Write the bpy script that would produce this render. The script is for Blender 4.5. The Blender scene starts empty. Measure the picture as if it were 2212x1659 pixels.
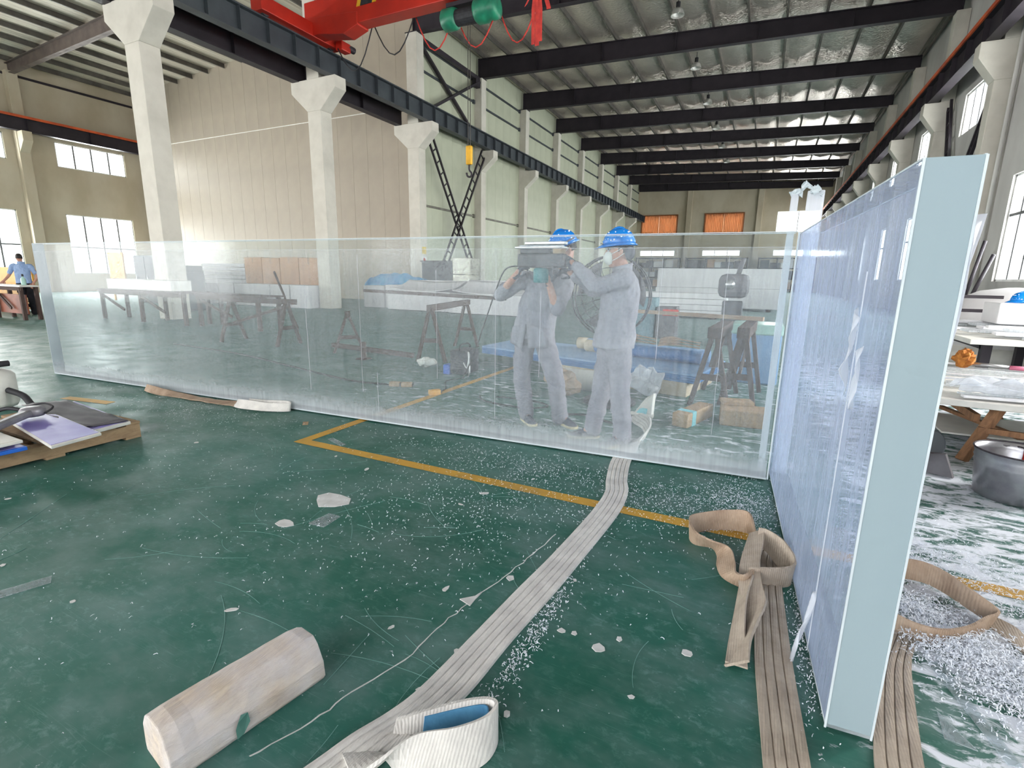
import bpy, bmesh, math, random
from mathutils import Vector, Matrix, noise, Euler
random.seed(7)
V = Vector
PI = math.pi
SC = bpy.context.scene
COL = SC.collection

# ------------------------------------------------------------------ camera
cam_data = bpy.data.cameras.new('camera')
cam = bpy.data.objects.new('camera', cam_data)
COL.objects.link(cam)
cam_data.sensor_fit = 'HORIZONTAL'
cam_data.sensor_width = 36.0
cam_data.lens = 1090.6 / 2212 * 36.0
cam_data.clip_start = 0.05
cam_data.clip_end = 400


def camera_axes(f=1090.6, vp=(1650.5, 603.2), slope=0.016, cx=1106.0, cy=829.5):
    y = V((vp[0] - cx, -(vp[1] - cy), -f)).normalized()
    h = V((1, -slope, 0)).normalized()
    up = h.cross(y).normalized()
    if up.y < 0:
        up = -up
    return Matrix((y.cross(up), y, up))


EYE = V((0, 0, 1.42))
cam.matrix_world = Matrix.Translation(EYE) @ camera_axes().to_4x4()
SC.camera = cam

# ------------------------------------------------------------------ colour management, world, daylight
SC.view_settings.view_transform = 'Standard'
SC.view_settings.look = 'None'
SC.view_settings.gamma = 1.0
SC.view_settings.use_curve_mapping = False
SC.view_settings.exposure = 0.4
SC.cycles.use_denoising = True
SC.cycles.use_adaptive_sampling = True
SC.cycles.adaptive_threshold = 0.12
SC.cycles.adaptive_min_samples = 12
SC.cycles.max_bounces = 5
SC.cycles.diffuse_bounces = 3
SC.cycles.glossy_bounces = 3
SC.cycles.transparent_max_bounces = 24
SC.cycles.caustics_reflective = False
SC.cycles.caustics_refractive = False
SC.cycles.sample_clamp_indirect = 6.0

world = bpy.data.worlds.new('overcast_sky')
SC.world = world
world.use_nodes = True
bg = world.node_tree.nodes['Background']
bg.inputs['Color'].default_value = (0.95, 0.97, 1.0, 1)
bg.inputs['Strength'].default_value = 3.0


def daylight(name, loc, size_x, size_y, direction, power, color=(1.0, 0.985, 0.965)):
    """overcast daylight standing in a window or door opening"""
    d = bpy.data.lights.new(name, 'AREA')
    d.shape = 'RECTANGLE'
    d.size, d.size_y = size_x, size_y
    d.energy = power
    d.color = color
    o = bpy.data.objects.new(name, d)
    COL.objects.link(o)
    o.location = loc
    o.rotation_euler = V(direction).to_track_quat('-Z', 'Y').to_euler()
    return o



SKY = 25.0                                         # radiance of the overcast sky in the openings


def opening(plane, at, a, b, z0, z1, sign, rad):
    c, power = (a + b) / 2, rad * math.pi * (b - a) * (z1 - z0)
    if plane == 'x':
        daylight('daylight', (at, c, (z0 + z1) / 2), b - a, z1 - z0, (sign, 0, 0), power)
    else:
        daylight('daylight', (c, at, (z0 + z1) / 2), b - a, z1 - z0, (0, sign, 0), power)


for k in range(2, 13):                               # right wall, two window rows
    y0 = -8.67 + 6 * k
    opening('x', 6.45, y0 + 2.1, y0 + 4.45, 6.75, 8.2, -1, SKY)
    opening('x', 6.45, y0 + 2.1, y0 + 4.45, 1.46, 4.4, -1, SKY)
for k in range(5):                                 # outer wall of the left bay
    y0 = -8.67 + 6 * k
    opening('x', -38.95, y0 + 1.6, y0 + 5.3, 7.3, 8.7, 1, SKY)
    opening('x', -38.95, y0 + 1.6, y0 + 5.3, 1.1, 4.62, 1, SKY)
for a, b in ((-15.1, -10.7), (-7.35, -3.0), (0.6, 5.0)):   # far end wall
    opening('y', 69.75, a, b, 6.8, 9.2, -1, SKY)
    opening('y', 69.75, a, b, 4.15, 4.85, -1, SKY)
opening('y', -9.2, -12.0, 4.5, 0.0, 7.5, 1, 2.5)   # open doorways behind the photographer
opening('y', -9.2, -34.0, -19.0, 0.0, 6.5, 1, 4.0)

# ------------------------------------------------------------------ helpers
def srgb(r, g, b):
    def c(v):
        v /= 255.0
        return v / 12.92 if v <= 0.04045 else ((v + 0.055) / 1.055) ** 2.4
    return (c(r), c(g), c(b), 1.0)


MATS = {}


class NT:
    """small node-tree writer"""

    def __init__(self, name):
        self.m = bpy.data.materials.new(name)
        self.m.use_nodes = True
        self.t = self.m.node_tree
        self.t.nodes.clear()
        self.out = self.n('ShaderNodeOutputMaterial')
        MATS[name] = self.m

    def n(self, kind, **kw):
        nd = self.t.nodes.new(kind)
        for k, v in kw.items():
            if k.startswith('i_'):
                nd.inputs[k[2:].replace('_', ' ')].default_value = v
            else:
                setattr(nd, k, v)
        return nd

    def l(self, a, b):
        self.t.links.new(a, b)

    def coord(self, scale=(1, 1, 1), rot=(0, 0, 0), kind='Object'):
        tc = self.n('ShaderNodeTexCoord')
        mp = self.n('ShaderNodeMapping')
        mp.inputs['Scale'].default_value = scale
        mp.inputs['Rotation'].default_value = rot
        self.l(tc.outputs[kind], mp.inputs['Vector'])
        return mp.outputs['Vector']

    def noise(self, vec, scale, detail=4, rough=0.55, dist=0.0):
        nd = self.n('ShaderNodeTexNoise')
        nd.inputs['Scale'].default_value = scale
        nd.inputs['Detail'].default_value = detail
        nd.inputs['Roughness'].default_value = rough
        nd.inputs['Distortion'].default_value = dist
        self.l(vec, nd.inputs['Vector'])
        return nd.outputs['Fac']

    def ramp(self, fac, stops):
        nd = self.n('ShaderNodeValToRGB')
        els = nd.color_ramp.elements
        while len(els) < len(stops):
            els.new(0.5)
        for e, (p, c) in zip(els, stops):
            e.position = p
            e.color = c if hasattr(c, '__len__') else (c, c, c, 1)
        self.l(fac, nd.inputs['Fac'])
        return nd.outputs['Color']

    def math(self, op, a, b=None, clamp=False):
        nd = self.n('ShaderNodeMath', operation=op, use_clamp=clamp)
        for i, x in enumerate((a, b)):
            if x is None:
                continue
            if isinstance(x, (int, float)):
                nd.inputs[i].default_value = x
            else:
                self.l(x, nd.inputs[i])
        return nd.outputs[0]

    def mix(self, fac, a, b):
        nd = self.n('ShaderNodeMix', data_type='RGBA')
        for i, x in ((0, fac), (6, a), (7, b)):
            if isinstance(x, (int, float, tuple)):
                nd.inputs[i].default_value = x
            else:
                self.l(x, nd.inputs[i])
        return nd.outputs[2]

    def maprange(self, x, a, b, c=0.0, d=1.0):
        nd = self.n('ShaderNodeMapRange', clamp=True)
        for i, v in enumerate((a, b, c, d)):
            nd.inputs[i + 1].default_value = v
        self.l(x, nd.inputs[0])
        return nd.outputs[0]

    def bump(self, h, strength, dist=0.02):
        nd = self.n('ShaderNodeBump')
        nd.inputs['Strength'].default_value = strength
        nd.inputs['Distance'].default_value = dist
        self.l(h, nd.inputs['Height'])
        return nd.outputs['Normal']

    def pbr(self, color, rough=0.6, metal=0.0, normal=None, spec=0.4, **kw):
        p = self.n('ShaderNodeBsdfPrincipled')
        for key, x in (('Base Color', color), ('Roughness', rough), ('Metallic', metal), ('Specular IOR Level', spec)):
            if isinstance(x, (int, float, tuple)):
                p.inputs[key].default_value = x
            else:
                self.l(x, p.inputs[key])
        for k, v in kw.items():
            p.inputs[k.replace('_', ' ')].default_value = v
        if normal is not None:
            self.l(normal, p.inputs['Normal'])
        return p.outputs[0]

    def done(self, shader):
        self.l(shader, self.out.inputs['Surface'])
        return self.m


def pm(name, c1, c2=None, scale=4.0, rough=0.6, metal=0.0, bump=0.0, bscale=40.0, stretch=(1, 1, 1), spec=0.4, lo=0.35, hi=0.65, **kw):
    """procedural paint / cloth / wood: two tones driven by stretched noise, plus fine relief"""
    if name in MATS:
        return MATS[name]
    t = NT(name)
    vec = t.coord(stretch)
    c2 = c2 or tuple(min(1, x * 0.8) for x in c1[:3]) + (1,)
    col = t.ramp(t.noise(vec, scale, 4), [(lo, c1), (hi, c2)])
    nrm = t.bump(t.noise(vec, bscale, 2), bump, 0.01) if bump else None
    return t.done(t.pbr(col, rough, metal, nrm, spec, **kw))


ORG = {}


def origin_of(o):
    while o is not None:
        if o.name in ORG:
            return ORG[o.name]
        o = o.parent
    return V((0, 0, 0))


def thing(name, label, cat, loc=(0, 0, 0), group=None):
    o = bpy.data.objects.new(name, None)
    COL.objects.link(o)
    o.location = loc
    o.empty_display_size = 0.1
    o['label'] = label
    o['category'] = cat
    if group:
        o['group'] = group
    ORG[o.name] = V(loc)
    return o


def tag(o, label, cat, group=None):
    o['label'] = label
    o['category'] = cat
    if group:
        o['group'] = group
    return o


def copy_tree(o, parent=None, loc=None, rotz=None, label=None):
    c = o.copy()
    COL.objects.link(c)
    c.parent = parent
    if loc is not None:
        c.location = loc
        ORG[c.name] = V(loc)
    if rotz is not None:
        c.rotation_euler.z = rotz
    if label:
        c['label'] = label
    for ch in list(o.children):
        copy_tree(ch, c)
    return c


class MB:
    def __init__(self):
        self.v, self.f = [], []

    def add(self, vs, fs):
        k = len(self.v)
        self.v += [V(p) for p in vs]
        self.f += [tuple(i + k for i in q) for q in fs]
        return self

    def hexa(self, p):
        """8 corners: bottom ring 0-3, top ring 4-7"""
        return self.add(p, [(3, 2, 1, 0), (4, 5, 6, 7), (0, 1, 5, 4), (1, 2, 6, 5), (2, 3, 7, 6), (3, 0, 4, 7)])

    def box(self, x0, x1, y0, y1, z0, z1):
        return self.hexa([(x0, y0, z0), (x1, y0, z0), (x1, y1, z0), (x0, y1, z0), (x0, y0, z1), (x1, y0, z1), (x1, y1, z1), (x0, y1, z1)])

    def obox(self, c, s, rot=(0, 0, 0)):
        R = Euler(rot).to_matrix()
        c = V(c)
        pts = []
        for z in (-.5, .5):
            for x, y in ((-.5, -.5), (.5, -.5), (.5, .5), (-.5, .5)):
                pts.append(c + R @ V((x * s[0], y * s[1], z * s[2])))
        return self.hexa(pts)

    def bar(self, p, q, w, h, up=(0, 0, 1)):
        """rectangular bar from p to q, w across, h along up"""
        p, q, up = V(p), V(q), V(up)
        d = (q - p).normalized()
        s = d.cross(up)
        if s.length < 1e-4:
            s = d.cross(V((1, 0, 0)))
        s.normalize()
        u = s.cross(d).normalized()
        pts = []
        for e in (p, q):
            for a, b in ((-1, -1), (1, -1), (1, 1), (-1, 1)):
                pts.append(e + s * a * w / 2 + u * b * h / 2)
        return self.add(pts, [(3, 2, 1, 0), (4, 5, 6, 7), (0, 1, 5, 4), (1, 2, 6, 5), (2, 3, 7, 6), (3, 0, 4, 7)])

    def prism(self, poly, a, b, plane='xz'):
        """extrude a 2D polygon between a and b along the missing axis"""
        def P(u, w, t):
            return {'xz': (u, t, w), 'yz': (t, u, w), 'xy': (u, w, t)}[plane]
        n = len(poly)
        vs = [P(u, w, a) for u, w in poly] + [P(u, w, b) for u, w in poly]
        fs = [tuple(range(n - 1, -1, -1)), tuple(range(n, 2 * n))]
        fs += [(i, (i + 1) % n, n + (i + 1) % n, n + i) for i in range(n)]
        return self.add(vs, fs)

    def ring_loft(self, rings, cap=True):
        n = len(rings[0])
        vs = [p for r in rings for p in r]
        fs = []
        for k in range(len(rings) - 1):
            for i in range(n):
                j = (i + 1) % n
                fs.append((k * n + i, k * n + j, (k + 1) * n + j, (k + 1) * n + i))
        if cap:
            fs.append(tuple(range(n - 1, -1, -1)))
            fs.append(tuple((len(rings) - 1) * n + i for i in range(n)))
        return self.add(vs, fs)

    def tube(self, pts, r, n=8, cap=True):
        pts = [V(p) for p in pts]
        rs = r if hasattr(r, '__len__') else [r] * len(pts)
        rings = []
        ref = None
        for k, p in enumerate(pts):
            d = (pts[min(k + 1, len(pts) - 1)] - pts[max(k - 1, 0)]).normalized()
            if ref is None:
                ref = d.cross(V((0, 0, 1)))
                if ref.length < 1e-3:
                    ref = V((1, 0, 0))
            ref = (ref - d * ref.dot(d)).normalized()
            b = d.cross(ref)
            rings.append([p + (ref * math.cos(2 * PI * i / n) + b * math.sin(2 * PI * i / n)) * rs[k] for i in range(n)])
        return self.ring_loft(rings, cap)

    def lathe(self, prof, n=24, c=(0, 0, 0), axis='z', cap=True):
        c = V(c)
        rings = []
        for r, h in prof:
            ring = []
            for i in range(n):
                a = 2 * PI * i / n
                u, w = r * math.cos(a), r * math.sin(a)
                ring.append(c + {'z': V((u, w, h)), 'x': V((h, u, w)), 'y': V((w, h, u))}[axis])
            rings.append(ring)
        return self.ring_loft(rings, cap)

    def ball(self, c, r, n=12, m=8, sq=(1, 1, 1)):
        c = V(c)
        rings = []
        for k in range(m + 1):
            t = PI * (k / m) * 0.98 + PI * 0.01
            rings.append([c + V((r * sq[0] * math.sin(t) * math.cos(2 * PI * i / n), r * sq[1] * math.sin(t) * math.sin(2 * PI * i / n), -r * sq[2] * math.cos(t))) for i in range(n)])
        return self.ring_loft(rings)

    def ribbon(self, cs, ws, thick, ribs=1, depth=0.0):
        """strap: centres cs, half-width vectors ws (across); ribs give lengthwise seams"""
        cs = [V(c) for c in cs]
        ws = [V(w) for w in ws]
        rings = []
        us, gs = [-1.0], [0.0]
        for r_ in range(ribs):
            for q, g in ((.10, 0.0), (.5, -0.3), (.90, 0.0), (1.0, 1.0)):
                us.append(-1 + 2 * (r_ + q) / ribs)
                gs.append(g if ribs > 1 else 0.0)
        gs[-1] = 0.0
        for k, c in enumerate(cs):
            d = (cs[min(k + 1, len(cs) - 1)] - cs[max(k - 1, 0)]).normalized()
            nrm = ws[k].cross(d)
            nrm.normalize()
            ring = []
            for side in (1, -1):
                for u, g in zip(us, gs):
                    ring.append(c + ws[k] * (u * side) + nrm * side * (thick / 2 - g * depth))
            rings.append(ring)
        return self.ring_loft(rings)

    def surf(self, fn, nu, nv):
        vs = [fn(i / nu, j / nv) for j in range(nv + 1) for i in range(nu + 1)]
        fs = [(j * (nu + 1) + i, j * (nu + 1) + i + 1, (j + 1) * (nu + 1) + i + 1, (j + 1) * (nu + 1) + i) for j in range(nv) for i in range(nu)]
        return self.add(vs, fs)

    def build(self, name, mat, parent=None, smooth=False, bevel=0.0, solid=0.0, sub=0, remesh=0.0, local=False, weld=False):
        org = V((0, 0, 0)) if local or parent is None else origin_of(parent)
        me = bpy.data.meshes.new(name)
        me.from_pydata([p - org for p in self.v], [], self.f)
        bm = bmesh.new()
        bm.from_mesh(me)
        if weld:
            bmesh.ops.remove_doubles(bm, verts=bm.verts, dist=1e-5)
        bmesh.ops.recalc_face_normals(bm, faces=bm.faces)
        bm.to_mesh(me)
        bm.free()
        if smooth:
            me.polygons.foreach_set('use_smooth', [True] * len(me.polygons))
        o = bpy.data.objects.new(name, me)
        COL.objects.link(o)
        me.materials.append(mat)
        if parent is not None:
            o.parent = parent
        if remesh:
            md = o.modifiers.new('remesh', 'REMESH')
            md.mode = 'VOXEL'
            md.voxel_size = remesh
            md.use_smooth_shade = True
            sm = o.modifiers.new('smooth', 'SMOOTH')
            sm.factor = 0.6
            sm.iterations = 4
        if solid:
            md = o.modifiers.new('solid', 'SOLIDIFY')
            md.thickness = solid
            md.offset = 0
        if bevel:
            md = o.modifiers.new('bevel', 'BEVEL')
            md.width = bevel
            md.segments = 2
            md.limit_method = 'ANGLE'
        if sub:
            md = o.modifiers.new('sub', 'SUBSURF')
            md.levels = md.render_levels = sub
        return o


def struct(o):
    o['kind'] = 'structure'
    return o


def recentre(o, loc):
    """move a world-built single mesh so that its origin sits at loc"""
    loc = V(loc)
    o.data.transform(Matrix.Translation(-loc))
    o.location = loc
    return o


def smooth_path(pts, n=6):
    """Catmull-Rom through points (vectors of any length)"""
    pts = [list(p) for p in pts]
    out = []
    for i in range(len(pts) - 1):
        p0, p1, p2, p3 = pts[max(i - 1, 0)], pts[i], pts[i + 1], pts[min(i + 2, len(pts) - 1)]
        for k in range(n):
            t = k / n
            out.append([0.5 * (2 * b + (c - a) * t + (2 * a - 5 * b + 4 * c - d) * t * t + (3 * b - a - 3 * c + d) * t ** 3) for a, b, c, d in zip(p0, p1, p2, p3)])
    out.append(pts[-1])
    return out


ORD = ['first', 'second', 'third', 'fourth', 'fifth', 'sixth', 'seventh', 'eighth', 'ninth', 'tenth', 'eleventh', 'twelfth', 'thirteenth', 'fourteenth', 'fifteenth', 'sixteenth']

# ------------------------------------------------------------------ materials of the building
def mat_floor():
    t = NT('green_epoxy_floor')
    tc = t.n('ShaderNodeTexCoord')
    P = tc.outputs['Object']
    sep = t.n('ShaderNodeSeparateXYZ')
    t.l(P, sep.inputs[0])
    X, Y = sep.outputs[0], sep.outputs[1]

    def vec(scale, rz=0.0):
        mp = t.n('ShaderNodeMapping')
        mp.inputs['Scale'].default_value = scale
        mp.inputs['Rotation'].default_value = (0, 0, rz)
        t.l(P, mp.inputs['Vector'])
        return mp.outputs['Vector']
    big = t.noise(vec((1, 1, 1)), 0.7, 4)
    green = t.ramp(big, [(0.30, srgb(22, 80, 66)), (0.50, srgb(34, 92, 79)), (0.72, srgb(58, 106, 99))])
    # dull scuffed film of plastic dust, in patches
    film = t.ramp(t.noise(vec((1, 1.6, 1), 0.5), 2.2, 4, 0.65), [(0.42, 0.0), (0.75, 0.36)])
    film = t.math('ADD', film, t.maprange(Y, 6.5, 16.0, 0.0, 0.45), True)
    green = t.mix(film, green, srgb(140, 152, 154))
    mott = t.ramp(t.noise(vec((1, 1.5, 1), 0.3), 16.0, 6, 0.75, 0.4), [(0.52, 0.0), (0.66, 0.5)])
    mott = t.math('MULTIPLY', mott, t.ramp(t.noise(vec((1, 1, 1), 0.9), 1.7, 3), [(0.36, 0.15), (0.62, 1.0)]))
    green = t.mix(mott, green, srgb(112, 146, 142))
    # swarf dust: denser to the right of the panels and behind them
    dx = t.maprange(X, 0.2, 0.8, 0.0, 1.2)
    far = t.maprange(Y, 3.2, 4.2, 0.0, 0.75)
    left = t.maprange(X, -3.0, -9.0, 1.0, 0.1)
    near = t.math('MULTIPLY', far, left)
    band = t.math('SUBTRACT', 1.0, t.math('MULTIPLY', t.math('ABSOLUTE', t.math('SUBTRACT', Y, 3.3)), 1.1), True)
    band = t.math('MULTIPLY', band, 0.45)
    dens = t.math('MAXIMUM', t.math('MAXIMUM', dx, near), band)
    fade = t.maprange(Y, 9.0, 16.0, 1.0, 0.25)
    dens = t.math('MULTIPLY', dens, fade)
    streak = t.noise(vec((1.0, 2.3, 1), -0.55), 5.5, 5, 0.72, 0.6)
    thr = t.math('SUBTRACT', 0.72, t.math('MULTIPLY', dens, 0.25))
    mask = t.math('MULTIPLY', t.math('SUBTRACT', streak, thr), 9.0, True)
    speck = t.noise(vec((1, 1, 1)), 34, 3, 0.6)
    smask = t.math('MULTIPLY', t.math('SUBTRACT', speck, t.math('SUBTRACT', 0.695, t.math('MULTIPLY', dens, 0.06))), 12.0, True)
    dust = t.math('MULTIPLY', t.math('MAXIMUM', mask, smask), 0.92, True)
    # thin scratches
    scr = None
    for rz, sc in ((0.5, 9), (1.25, 7), (-0.4, 8), (2.0, 6)):
        w = t.noise(vec((0.35, 14, 1), rz), sc * 0.35, 2, 0.4, 0.2)
        s = t.math('MULTIPLY', t.math('SUBTRACT', 0.006, t.math('ABSOLUTE', t.math('SUBTRACT', w, 0.52))), 60, True)
        s = t.math('MULTIPLY', s, t.math('MULTIPLY', t.math('SUBTRACT', t.noise(vec((1, 1, 1), rz), 1.6, 2), 0.52), 5, True))
        scr = s if scr is None else t.math('MAXIMUM', scr, s)
    green = t.mix(t.math('MULTIPLY', scr, 0.75), green, srgb(150, 185, 180))
    col = t.mix(dust, green, srgb(224, 228, 236))
    rough = t.ramp(t.noise(vec((1, 1, 1)), 3.0, 3), [(0.3, 0.36), (0.7, 0.55)])
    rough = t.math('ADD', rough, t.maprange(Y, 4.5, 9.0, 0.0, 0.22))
    rr = t.n('ShaderNodeMix', data_type='FLOAT')
    t.l(dust, rr.inputs[0])
    t.l(rough, rr.inputs[2])
    rr.inputs[3].default_value = 0.9
    nrm = t.bump(t.noise(vec((1, 1, 1)), 6, 2), 0.08, 0.01)
    return t.done(t.pbr(col, rr.outputs[0], 0.0, nrm, 0.35))


def mat_foil():
    t = NT('roof_foil')
    vec = t.coord((1.0, 0.5, 1))
    q = t.noise(vec, 5.0, 3, 0.6, 0.5)
    quilt = t.n('ShaderNodeTexVoronoi')
    quilt.inputs['Scale'].default_value = 9.0
    t.l(t.coord((0.8, 1.6, 1)), quilt.inputs['Vector'])
    h = t.math('ADD', q, t.math('MULTIPLY', quilt.outputs['Distance'], 0.8))
    col = t.ramp(t.noise(vec, 1.2, 4), [(0.3, srgb(250, 238, 228)), (0.7, srgb(230, 218, 208))])
    return t.done(t.pbr(col, 0.36, 0.8, t.bump(h, 0.6, 0.05), 0.5))


M_FLOOR = mat_floor()
M_FOIL = mat_foil()
M_LINE = pm('yellow_line_paint', srgb(190, 146, 52), srgb(150, 122, 66), 5, 0.5, bump=0.1, lo=0.5, hi=0.8)
M_PLASTER = pm('cream_plaster', srgb(196, 186, 166), srgb(180, 168, 146), 0.6, 0.85, bump=0.15, bscale=8, stretch=(1, 1, 0.6))
M_PLASTER_R = pm('grey_white_plaster', srgb(196, 194, 190), srgb(178, 175, 172), 0.7, 0.85, bump=0.15, bscale=8, stretch=(1, 1, 0.5))
M_PANEL_G = pm('partition_panel_sheet', srgb(170, 159, 144), srgb(158, 147, 134), 0.5, 0.52, bump=0.03, bscale=3, spec=0.25)
M_PANEL_H = pm('hall_sandwich_panel', srgb(186, 189, 168), srgb(172, 175, 154), 0.5, 0.4, bump=0.03, bscale=3, spec=0.3)
M_CAULK = pm('white_sealant', srgb(232, 230, 224), srgb(215, 212, 205), 12, 0.6)
M_CONC = pm('painted_concrete', srgb(204, 199, 188), srgb(188, 183, 172), 1.6, 0.75, bump=0.2, bscale=14, lo=0.4, hi=0.75)
M_STEEL_D = pm('dark_red_oxide_steel', srgb(52, 46, 52), srgb(40, 36, 42), 1.5, 0.55, bump=0.05, spec=0.3)
M_STEEL_G = pm('dark_grey_steel', srgb(66, 72, 76), srgb(52, 56, 62), 1.2, 0.5, bump=0.05, spec=0.35)
M_PURLIN = pm('galvanised_purlin', srgb(108, 104, 98), srgb(84, 80, 76), 2, 0.5, 0.2)
M_DECK = pm('corrugated_deck', srgb(206, 198, 182), srgb(180, 172, 158), 0.8, 0.55, bump=0.4, bscale=6, stretch=(6, 0.2, 1))
M_FRAME = pm('white_window_frame', srgb(228, 228, 226), srgb(205, 206, 206), 3, 0.5)
M_MULL = pm('grey_mullion', srgb(124, 124, 126), srgb(104, 104, 106), 3, 0.5)
M_GIRT = pm('dull_girt_steel', srgb(120, 118, 106), srgb(96, 92, 84), 3, 0.5)
M_ORANGE = pm('orange_rail', srgb(214, 96, 48), srgb(168, 70, 40), 1.5, 0.6)
M_BLACK = pm('black_rubber', srgb(30, 30, 34), srgb(48, 48, 52), 10, 0.6, bump=0.1)


def mat_glass():
    t = NT('window_pane')
    tr = t.n('ShaderNodeBsdfTransparent')
    tr.inputs[0].default_value = (0.93, 0.96, 0.96, 1)
    gl = t.n('ShaderNodeBsdfGlossy')
    gl.inputs['Roughness'].default_value = 0.06
    dirt = t.math('MULTIPLY', t.noise(t.coord(), 2.0, 5), 0.06)
    df = t.n('ShaderNodeBsdfDiffuse')
    df.inputs[0].default_value = srgb(215, 218, 218)
    lw = t.n('ShaderNodeLayerWeight')
    lw.inputs[0].default_value = 0.12
    m1 = t.n('ShaderNodeMixShader')
    t.l(lw.outputs['Facing'], m1.inputs[0])
    t.l(tr.outputs[0], m1.inputs[1])
    t.l(gl.outputs[0], m1.inputs[2])
    m2 = t.n('ShaderNodeMixShader')
    t.l(dirt, m2.inputs[0])
    t.l(m1.outputs[0], m2.inputs[1])
    t.l(df.outputs[0], m2.inputs[2])
    return t.done(m2.outputs[0])


M_GLASS = mat_glass()

# ------------------------------------------------------------------ the building shell
XL, XM, XR, YB, YF = -38.5, -15.75, 6.0, 69.33, -9.0      # left wall, column row, right wall, far end, near end
ALLY = [-8.67 + 6 * i for i in range(14)]                 # column lines


def wall_cells(mb, plane, at, thick, u0, u1, z0, z1, holes):
    us = sorted({u0, u1, *[h[0] for h in holes], *[h[1] for h in holes]})
    zs = sorted({z0, z1, *[h[2] for h in holes], *[h[3] for h in holes]})
    us = [u for u in us if u0 <= u <= u1]
    for a, b in zip(us, us[1:]):
        run = None
        for c, d in zip(zs, zs[1:]):
            hole = any(h[0] <= a and b <= h[1] and h[2] <= c and d <= h[3] for h in holes)
            if not hole:
                run = (run[0], d) if run else (c, d)
            if (hole or d == zs[-1]) and run:
                if plane == 'x':
                    mb.box(min(at, at + thick), max(at, at + thick), a, b, run[0], run[1])
                else:
                    mb.box(a, b, min(at, at + thick), max(at, at + thick), run[0], run[1])
                run = None


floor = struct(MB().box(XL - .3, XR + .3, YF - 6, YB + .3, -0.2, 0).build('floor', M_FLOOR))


def line(p, q, w=0.10, z=0.002):
    p, q = V((*p, 0)), V((*q, 0))
    d = (q - p).normalized()
    s = V((-d.y, d.x, 0)) * w / 2
    n = max(2, int((q - p).length / 0.25))
    mb = MB()
    for k in range(n):
        a, b = p.lerp(q, k / n), p.lerp(q, (k + 1) / n)
        mb.add([a - s + V((0, 0, z)), a + s + V((0, 0, z)), b + s + V((0, 0, z)), b - s + V((0, 0, z))], [(0, 1, 2, 3)])
    return mb.build('yellow_line', M_LINE, floor)


line((-3.46, 2.93), (1.6, 2.93))
line((-3.41, 2.98), (-3.39, 7.2))
line((-6.9, 2.75), (-6.2, 2.86), 0.11)

# left bay outer wall
LW = [(y + 1.6, y + 5.3) for y in (-8.67, -2.67, 3.33, 9.33, 15.33)]
LW_UP, LW_LO = (7.3, 8.7), (1.1, 4.62)
mb = MB()
wall_cells(mb, 'x', XL, -0.25, YF, 21.75, 0, 12.6, [(a, b, *LW_UP) for a, b in LW] + [(a, b, *LW_LO) for a, b in LW])
wall_left = struct(mb.build('wall_left', M_PLASTER))
# right wall
RW = [(y + 2.1, y + 4.45) for y in ALLY[2:]]
RW_UP, RW_LO = (6.75, 8.2), (1.46, 4.4)
mb = MB()
wall_cells(mb, 'x', XR, 0.25, YF, YB, 0, 12.6, [(a, b, *RW_UP) for a, b in RW] + [(a, b, *RW_LO) for a, b in RW])
wall_right = struct(mb.build('wall_right', M_PLASTER_R))
# far end wall
BWX = [(-15.1, -10.7), (-7.35, -3.0), (0.6, 5.0)]
mb = MB()
wall_cells(mb, 'y', YB, 0.25, XM - 0.2, XR, 0, 13.7, [(a, b, 6.8, 9.2) for a, b in BWX] + [(a, b, 4.15, 4.85) for a, b in BWX])
wall_back = struct(mb.build('wall_back', M_PLASTER))
# near end wall with the wide open doorway behind the photographer
mb = MB()
wall_cells(mb, 'y', YF, -0.25, XL, XR, 0, 13.9, [(-12.0, 4.5, 0, 7.5), (-34, -19, 0, 6.5)])
wall_front = struct(mb.build('wall_front', M_PLASTER))


def panel_wall(name, plane, at, u0, u1, rows, mat, parent_thick=0.06):
    """sandwich-panel wall: backing plus one sheet per panel, butted with open joints"""
    mb = MB()
    if plane == 'y':
        mb.box(u0, u1, at + 0.03, at + 0.1, rows[0][0], rows[-1][1])
    else:
        mb.box(at - 0.1, at - 0.03, u0, u1, rows[0][0], rows[-1][1])
    w = struct(mb.build(name, mat))
    n = round((u1 - u0) / 1.0)
    du = (u1 - u0) / n
    for z0, z1 in rows:
        me = None
        for i in range(n):
            a = u0 + i * du
            if me is None:
                m = MB()
                g = 0.0025
                if plane == 'y':
                    m.box(g, du - g, 0, 0.035, z0 + 0.01, z1 - 0.01)
                else:
                    m.box(-0.035, 0, g, du - g, z0 + 0.01, z1 - 0.01)
                p = m.build('panel', mat, w, bevel=0.004)
                me = p
            else:
                p = me.copy()
                COL.objects.link(p)
                p.parent = w
            p.location = (a, at, 0) if plane == 'y' else (at, a, 0)
    return w


wall_part = panel_wall('wall_partition', 'y', 21.6, XL, XM - 0.2, [(0, 9.27), (9.27, 13.55)], M_PANEL_G)
MB().box(XL, XM - 0.3, 21.585, 21.6, 9.25, 9.29).build('sealant_line', M_CAULK, wall_part)
wall_hall = panel_wall('wall_hall_left', 'x', XM, 21.7, YB, [(0, 4.78), (4.78, 9.0), (9.0, 13.5)], M_PANEL_H)
for z in (4.78, 10.9, 12.0):
    m0 = None
    for i in range(8):
        y = 21.9 + 6 * i
        if m0 is None:
            m0 = MB().box(0, 0.07, 0, 5.0, z - 0.05, z + 0.05).box(-0.01, 0.1, 4.9, 5.06, z - 0.1, z + 0.1).build('girt', M_GIRT if z < 5 else M_STEEL_G, wall_hall)
            o = m0
        else:
            o = m0.copy()
            COL.objects.link(o)
            o.parent = wall_hall
        o.location = (XM, y, 0)

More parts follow.
